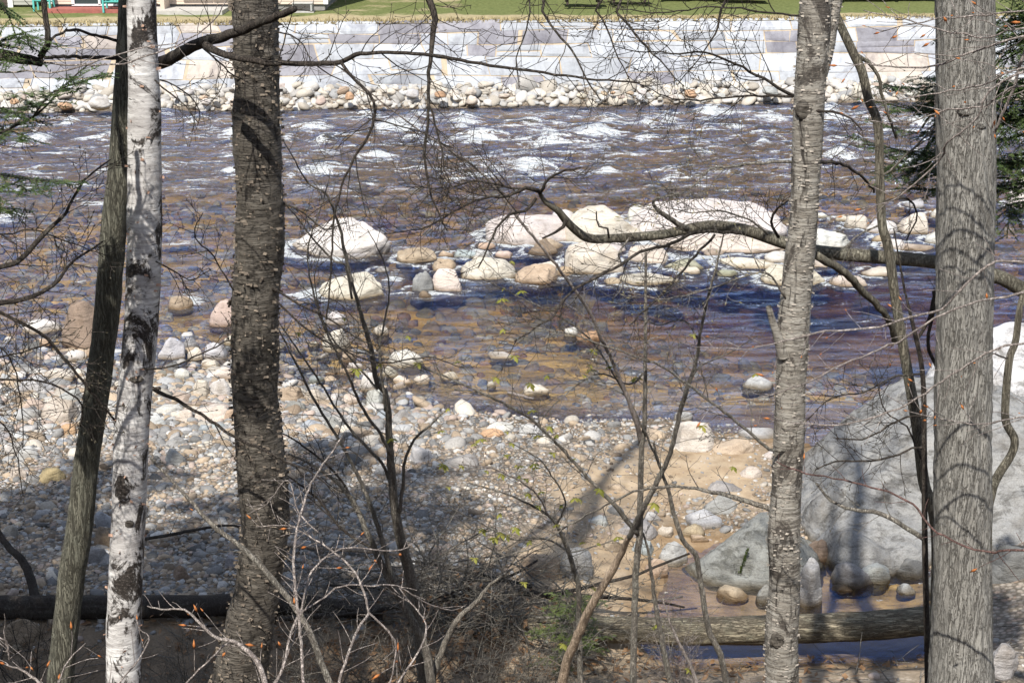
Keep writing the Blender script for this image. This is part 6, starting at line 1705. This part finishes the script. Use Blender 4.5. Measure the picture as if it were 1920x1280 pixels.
def spray(mb, path, r, fine=True, wid=.42, m=1):
    """a flat drooping hemlock spray along a limb"""
    nl, nw, gap, sp = (.021, .0075, .008, .045) if fine else (.09, .05, .045, .13)
    seg = np.linalg.norm(np.diff(path, axis=0), axis=1); cum = np.concatenate([[0], np.cumsum(seg)]); tot = cum[-1]
    tube(mb, path, np.linspace(.003 + .004 * tot, .002, len(path)), 5)
    s = tot * .12; sg = 1
    while s < tot:
        i = max(1, min(int(np.searchsorted(cum, s)), len(path) - 1)); f = (s - cum[i - 1]) / (seg[i - 1] + 1e-9)
        p = path[i - 1] + (path[i] - path[i - 1]) * f; t = (path[i] - path[i - 1]) / (seg[i - 1] + 1e-9)
        sd = np.cross(t, [0, 0, 1.0]); sd /= np.linalg.norm(sd) + 1e-9
        L = wid * (1 - .75 * s / tot) * r.uniform(.5, 1.2)
        q, _ = twig_path(p, sd * sg * .8 + t * .75 + r.normal(0, .12, 3), L, r, .10, -.25, 5)
        if fine: tube(mb, q, np.linspace(.002, .001, len(q)), 3, cap=False)
        needles(mb, q, r, nl, nw, gap, m)
        if fine and L > .15:
            for u in (1, 2, 3):
                q2, _ = twig_path(q[u], (q[u + 1] - q[u]) / (np.linalg.norm(q[u + 1] - q[u])) * .8 + np.cross(q[u + 1] - q[u], [0, 0, 1]) / L * r.choice([-3, 3]), L * .4, r, .1, -.2, 3)
                needles(mb, q2, r, nl, nw, gap, m)
        sg = -sg; s += sp * r.uniform(.6, 1.3)
    needles(mb, path[len(path) // 2:], r, nl, nw, gap, m)

def hemlock(name, x, y, z0, z1, rad, label, seed, sprays=(), gap=.36, Ys=None):
    r = np.random.default_rng(seed)
    g = float(bank_z(y)) if y < 13 else float(ground_z(x, y))
    org = np.array([x, y, g]); o = empty(name, org, label, 'tree')
    mb = MB(); p = np.array([[x, y, g - .2], [x + .05, y, z0], [x, y + .05, z1]]); p, rr = resample(p, [.2, .16, .02], .3); tube(mb, p, rr, 14)
    mb.build('trunk', M['bark_olive'], o, org)
    mb = MB(); z = z0
    while z < z1 - .2:
        for k in range(5):
            a = r.uniform(0, 6.283); f = 1 - .8 * (z - z0) / (z1 - z0)
            q, _ = twig_path(np.array([x, y, z + r.uniform(-.15, .15)]), np.array([math.cos(a), math.sin(a), r.uniform(-.05, .25)]), rad * f * r.uniform(.7, 1.1) + .2, r, .08, -.5, 7)
            if any((-60 < project(c)[0] < 1980 and -60 < project(c)[1] < 1340) for c in q if c[1] > .5): continue
            spray(mb, q, r, False, .75 * f + .2)
        z += gap
    mb.build('crown', [M['twig_dark'], M['needle']], o, org)
    for pts, Y in [(p, Y) for p, Y in sprays] + [([(a + r.normal(0, 16), b + r.normal(0, 22)) for a, b in p], Y) for p, Y in sprays if x > 0]:
        mb = MB(); q = px_path(pts, *Y) + r.normal(0, .02, (len(pts), 3)); q[0] = q[0]; q, _ = resample(q, np.zeros(len(q)), .07)
        spray(mb, q, r, True, .48)
        mb.build('branch', [M['twig_dark'], M['needle']], o, org)
    return o

hemlock('hemlock', -5.5, 7.2, 6.0, 17, 2.3, 'hemlock with dark needle sprays hanging in at the upper left edge', 5, gap=.40, sprays=[
    ([(-330, -60), (-120, 40), (0, 90), (48, 120)], (7.4, 7.0)), ([(-330, 20), (-100, 100), (10, 78), (62, 95)], (7.4, 7.0)), ([(-300, 100), (-60, 190), (60, 215), (112, 170)], (7.4, 7.0)), ([(-300, 140), (-80, 225), (20, 235), (62, 258)], (7.4, 7.1)),
    ([(-300, 240), (-60, 320), (40, 335), (128, 332)], (7.4, 7.1)), ([(-300, 280), (-60, 360), (20, 345), (70, 352)], (7.4, 7.2)), ([(-300, 320), (-80, 380), (0, 385), (34, 400)], (7.4, 7.2)), ([(-300, -100), (-100, -40), (0, 20), (30, 70)], (7.4, 7.1)), ([(60, 215), (100, 175), (150, 150), (182, 130)], (7.1, 7.0))])
ob = Tree('stub_limb', at_y(-330, 60, 7.3), 'thick dark stub of a limb with a forked upright at the upper left edge', 'branch', 91)
ob.branch([(-330, 60), (-60, 98), (0, 104), (40, 110), (78, 117)], [26, 24, 23, 21, 16], (7.3, 7.2), 'twig_dark', 0, 0, 0, n=12, jit=.003, name='limb')
ob.branch([(75, 108), (88, 85), (90, 60), (84, 20), (80, -40)], [12, 12, 11, 11, 12], 7.2, 'twig_dark', .3, .2, 2, n=10)
ob.branch([(78, 117), (140, 122), (230, 118), (330, 85), (400, 40), (425, 0)], [5, 4, 4, 3, 3, 2], (7.2, 7.0), 'twig_pale', .3, .16, 1)
ob.branch([(-60, 140), (30, 134), (110, 135), (170, 118), (260, 92), (330, 80)], [5, 4, 4, 4, 3, 2], (7.0, 7.0), 'twig_pale', .3, .16, 1)
hemlock('hemlock', -8.4, 5.6, 5.5, 18, 3.2, 'hemlock standing off the left edge whose crown shades the gravel', 6, gap=.40)
hemlock('hemlock', -4.5, 5.4, 11.5, 18, 2.0, 'tall hemlock near the viewer whose high crown shades the middle of the near shore', 8, gap=.5)
hemlock('hemlock', 5.7, 9.9, 7.8, 13.5, 1.7, 'hemlock with dark green sprays behind the thickest grey trunk at right', 7, gap=.85, sprays=[
    (l, (9.9, 9.7)) for l in [[(2200, -20), (1960, 20), (1840, 60), (1748, 70)], [(2200, 40), (1950, 90), (1840, 130), (1735, 150)], [(2200, 90), (1950, 160), (1800, 190), (1690, 205)], [(2200, 130), (1940, 215), (1760, 210), (1640, 190)], [(2200, 200), (1940, 260), (1780, 285), (1690, 330)],
                              [(2200, 240), (1940, 300), (1760, 290), (1600, 278)], [(2200, 280), (1940, 345), (1780, 350), (1680, 350)], [(2200, 330), (1940, 380), (1890, 400), (1862, 430)], [(2200, 10), (1960, 60), (1900, 100), (1868, 150)], [(2200, 160), (1960, 200), (1900, 230), (1866, 270)],
                              [(2200, 240), (1960, 270), (1910, 300), (1868, 330)], [(2200, -60), (1990, -20), (1920, 10), (1875, 60)], [(2200, 100), (1970, 120), (1920, 150), (1880, 200)], [(1960, 220), (1800, 190), (1700, 150), (1660, 160)], [(1900, 340), (1780, 330), (1680, 310), (1650, 330)], [(2200, 200), (1980, 235), (1930, 260), (1890, 310)],
                              [(2200, 60), (1980, 30), (1900, 30), (1870, 20)], [(1960, 160), (1800, 165), (1740, 240), (1735, 300)]]])

def small_hemlock():
    r = np.random.default_rng(33)
    c = on_z(1070, 1262, .2); org = np.array([c[0], c[1], float(ground_z(c[0], c[1]))])
    o = empty('hemlock_sapling', org, 'small feathery bright green hemlock sapling in front of the log', 'sapling')
    mb = MB(); p, rr = resample(np.array([org, org + [.03, 0, .45], org + [-.08, .02, .85]]), [.014, .01, .004], .06); tube(mb, p, rr, 6); mb.build('stem', M['twig_grey'], o, org)
    for i in range(26):
        z = r.uniform(.08, .8); a = r.uniform(0, 6.28)
        q, _ = twig_path(org + np.array([0, 0, z]), np.array([math.cos(a), math.sin(a) * .7, .18]), r.uniform(.25, .55) * (1.15 - z * .7), r, .1, -.3, 6)
        b = MB(); spray(b, q, r, True, .2); b.build('branch', [M['twig_grey'], M['needle_lit']], o, org)
small_hemlock()

wr_ = next(o for o, bx, c, op in ROCKS if op.get('tag') == 'wedge of grey rock')
mb = MB(); r = np.random.default_rng(44)
for i in range(150):
    f = r.uniform(); p = on_z(1402 - 15 * f + r.normal(0, 1.5), 1030 + 44 * f, .40 - .28 * f); a = r.uniform(0, 6.28); L = r.uniform(.02, .06)
    d = np.array([math.cos(a) * .4, -.5 + math.sin(a) * .4, .9]) * L; s_ = np.array([-math.sin(a), math.cos(a), 0]) * .006
    mb.add([p - s_, p + s_, p + d], t=[[0, 1, 2]])
mb.build('moss', M['needle_lit'], wr_, np.array(wr_.location))

# ------------------------------------------------------------------ bare woods behind the houses
def far_tree(seed, lab):
    r = np.random.default_rng(seed); h = r.uniform(13, 18)
    o = empty('bare_tree', (0, 0, 0), lab, 'tree', 'bare trees at the edge of the far woods')
    p, _ = twig_path(np.zeros(3), np.array([0, 0, 1.0]), h, r, .05, .2, 10); R = np.linspace(.17, .03, len(p))
    mb = MB(); tube(mb, p, R, 8); mb.build('trunk', M['bark_far'], o)
    mb = MB(); tips = []
    for i in range(20):
        j = int(r.integers(3, 10)); q, _ = twig_path(p[j], np.array([r.normal(), r.normal(), r.uniform(.5, 1.4)]), r.uniform(2, 4.5), r, .15, .3, 7); rr = np.linspace(.06, .012, len(q))
        tube(mb, q, rr, 4); grow(mb, q, rr, r, .5, 1.6, 2, tips, n=3, rmin=.012)
    mb.build('crown', M['bark_far'], o)
    return o
M['bark_far'] = bark_ridged('woods_bark', (.30, .275, .25), (.10, .085, .075), 3, 12, .2)
def dup(root, loc, rz, sc, label=None):
    c = root.copy(); COL.objects.link(c); c.location = loc; c.rotation_euler = (0, 0, rz); c.scale = (sc,) * 3
    if label: c['label'] = label
    for ch in list(root.children):
        k = ch.copy(); COL.objects.link(k); k.parent = c
    return c
r = np.random.default_rng(19)
protos = [far_tree(200 + i, 'bare grey tree in the woods beyond the lawn, between the beige house and the cabin') for i in range(3)]
spots = [(r.uniform(615, 905), r.uniform(60, 74)) for _ in range(22)] + [(r.uniform(1450, 1560), r.uniform(66, 76)) for _ in range(4)] + [(r.uniform(-100, 2000), r.uniform(78, 100)) for _ in range(26)]
for i, (px, Y) in enumerate(spots):
    loc = (wx(px, Y), Y, 2.45 + .02 * max(0, Y - 58))
    if i < 3:
        protos[i].location = loc; protos[i].rotation_euler = (0, 0, r.uniform(0, 6)); t_ = protos[i]
    else: t_ = dup(protos[i % 3], loc, r.uniform(0, 6.28), r.uniform(.8, 1.15))
    if i >= 26: t_['label'] = 'bare tree standing far back in the woods behind the houses'; t_['group'] = 'bare trees far behind the houses'
    elif i >= 22: t_['label'] = 'bare grey tree beyond the far lawn, just left of the peeling birch'; t_['group'] = 'bare trees beside the cabins'
wd_ = MB(); r = np.random.default_rng(23)
for i in range(170):
    px, Y = r.uniform(560, 960), r.uniform(62, 82); p0 = np.array([wx(px, Y), Y, 2.45]); q, _ = twig_path(p0, np.array([r.normal() * .2, 0, 1]), r.uniform(.6, 2.6), r, .12, .1, 5); tube(wd_, q, np.linspace(.025, .008, len(q)), 3)
tag(wd_.build('undergrowth', M['bark_far']), 'brown leafless undergrowth among the far woods', None, None, 'stuff')
for i, px in enumerate([760, 790, 842, 868]):
    pass

# ------------------------------------------------------------------ labels for the stones
def label_rocks():
    marks = [(o, b, op) for o, b, c, op in ROCKS if op.get('tag')]
    for o, b, op in marks: tag(o, op['lab'], 'boulder')
    cx = lambda b: ((b[0] + b[2]) / 2, (b[1] + b[3]) / 2)
    near = [m for m in marks if not m[2].get('far')]
    ORD = ['nearest', 'second nearest', 'third nearest', 'fourth nearest', 'fifth nearest', 'sixth nearest', 'seventh nearest', 'eighth nearest', 'ninth nearest', 'tenth nearest', 'eleventh nearest', 'twelfth nearest']
    buck = {}
    for o, b, c, op in ROCKS:
        if op.get('tag') or op.get('far'): continue
        x, y = cx(b)
        m = min(near, key=lambda q: math.hypot(cx(q[1])[0] - x, (cx(q[1])[1] - y) * 1.6))
        mx, my = cx(m[1]); dx, dy = x - mx, (y - my) * 1.6
        dr = ('left of' if dx < 0 else 'right of') if abs(dx) > abs(dy) else ('beyond' if dy < 0 else 'in front of')
        wd = b[2] - b[0]; sz = 'small' if wd < 34 else ('medium' if wd < 60 else 'large')
        buck.setdefault((m[2]['tag'], dr, c, sz), []).append((math.hypot(dx, dy), o, wd))
    for (t, dr, c, sz), L in buck.items():
        L.sort(key=lambda q: q[0])
        for i, (_, o, wd) in enumerate(L):
            rank = '' if len(L) == 1 else ORD[min(i, 11)] + ' '
            tag(o, f'{rank}{sz} {c} stone {dr} the {t}', 'boulder' if o.name.startswith('boulder') else 'cobble', 'stones along the near shore and shallows')
    # the far row, told apart by the trunks they are seen beside
    posts = [(262, 'white birch'), (482, 'shaggy birch'), (805, 'long hanging twig'), (1515, 'peeling birch'), (1632, 'thin bent trunk'), (1811, 'thickest grey trunk')]
    buck = {}
    for o, b, c, op in ROCKS:
        if not op.get('far'): continue
        x, y = cx(b); p = min(posts, key=lambda q: abs(q[0] - x))
        wd = b[2] - b[0]; sz = 'small' if wd < 20 else ('medium' if wd < 32 else 'large')
        wl = np.interp(x, [0, 530, 960, 1500, 1920], [212, 204, 197, 190, 186]); rowt = 'at the waterline' if y > wl - 26 else 'under the wall'
        buck.setdefault((p[1], 'left' if x < p[0] else 'right', c, sz, rowt), []).append((abs(x - p[0]), o))
    for (t, sd, c, sz, rowt), L in buck.items():
        L.sort(key=lambda q: q[0])
        for i, (_, o) in enumerate(L):
            rank = '' if len(L) == 1 else ORD[min(i, 11)] + ' '
            tag(o, f'{rank}{sz} {c} far-shore stone {rowt}, {sd} of the {t}', 'cobble', 'stones in the far shore row')
label_rocks()
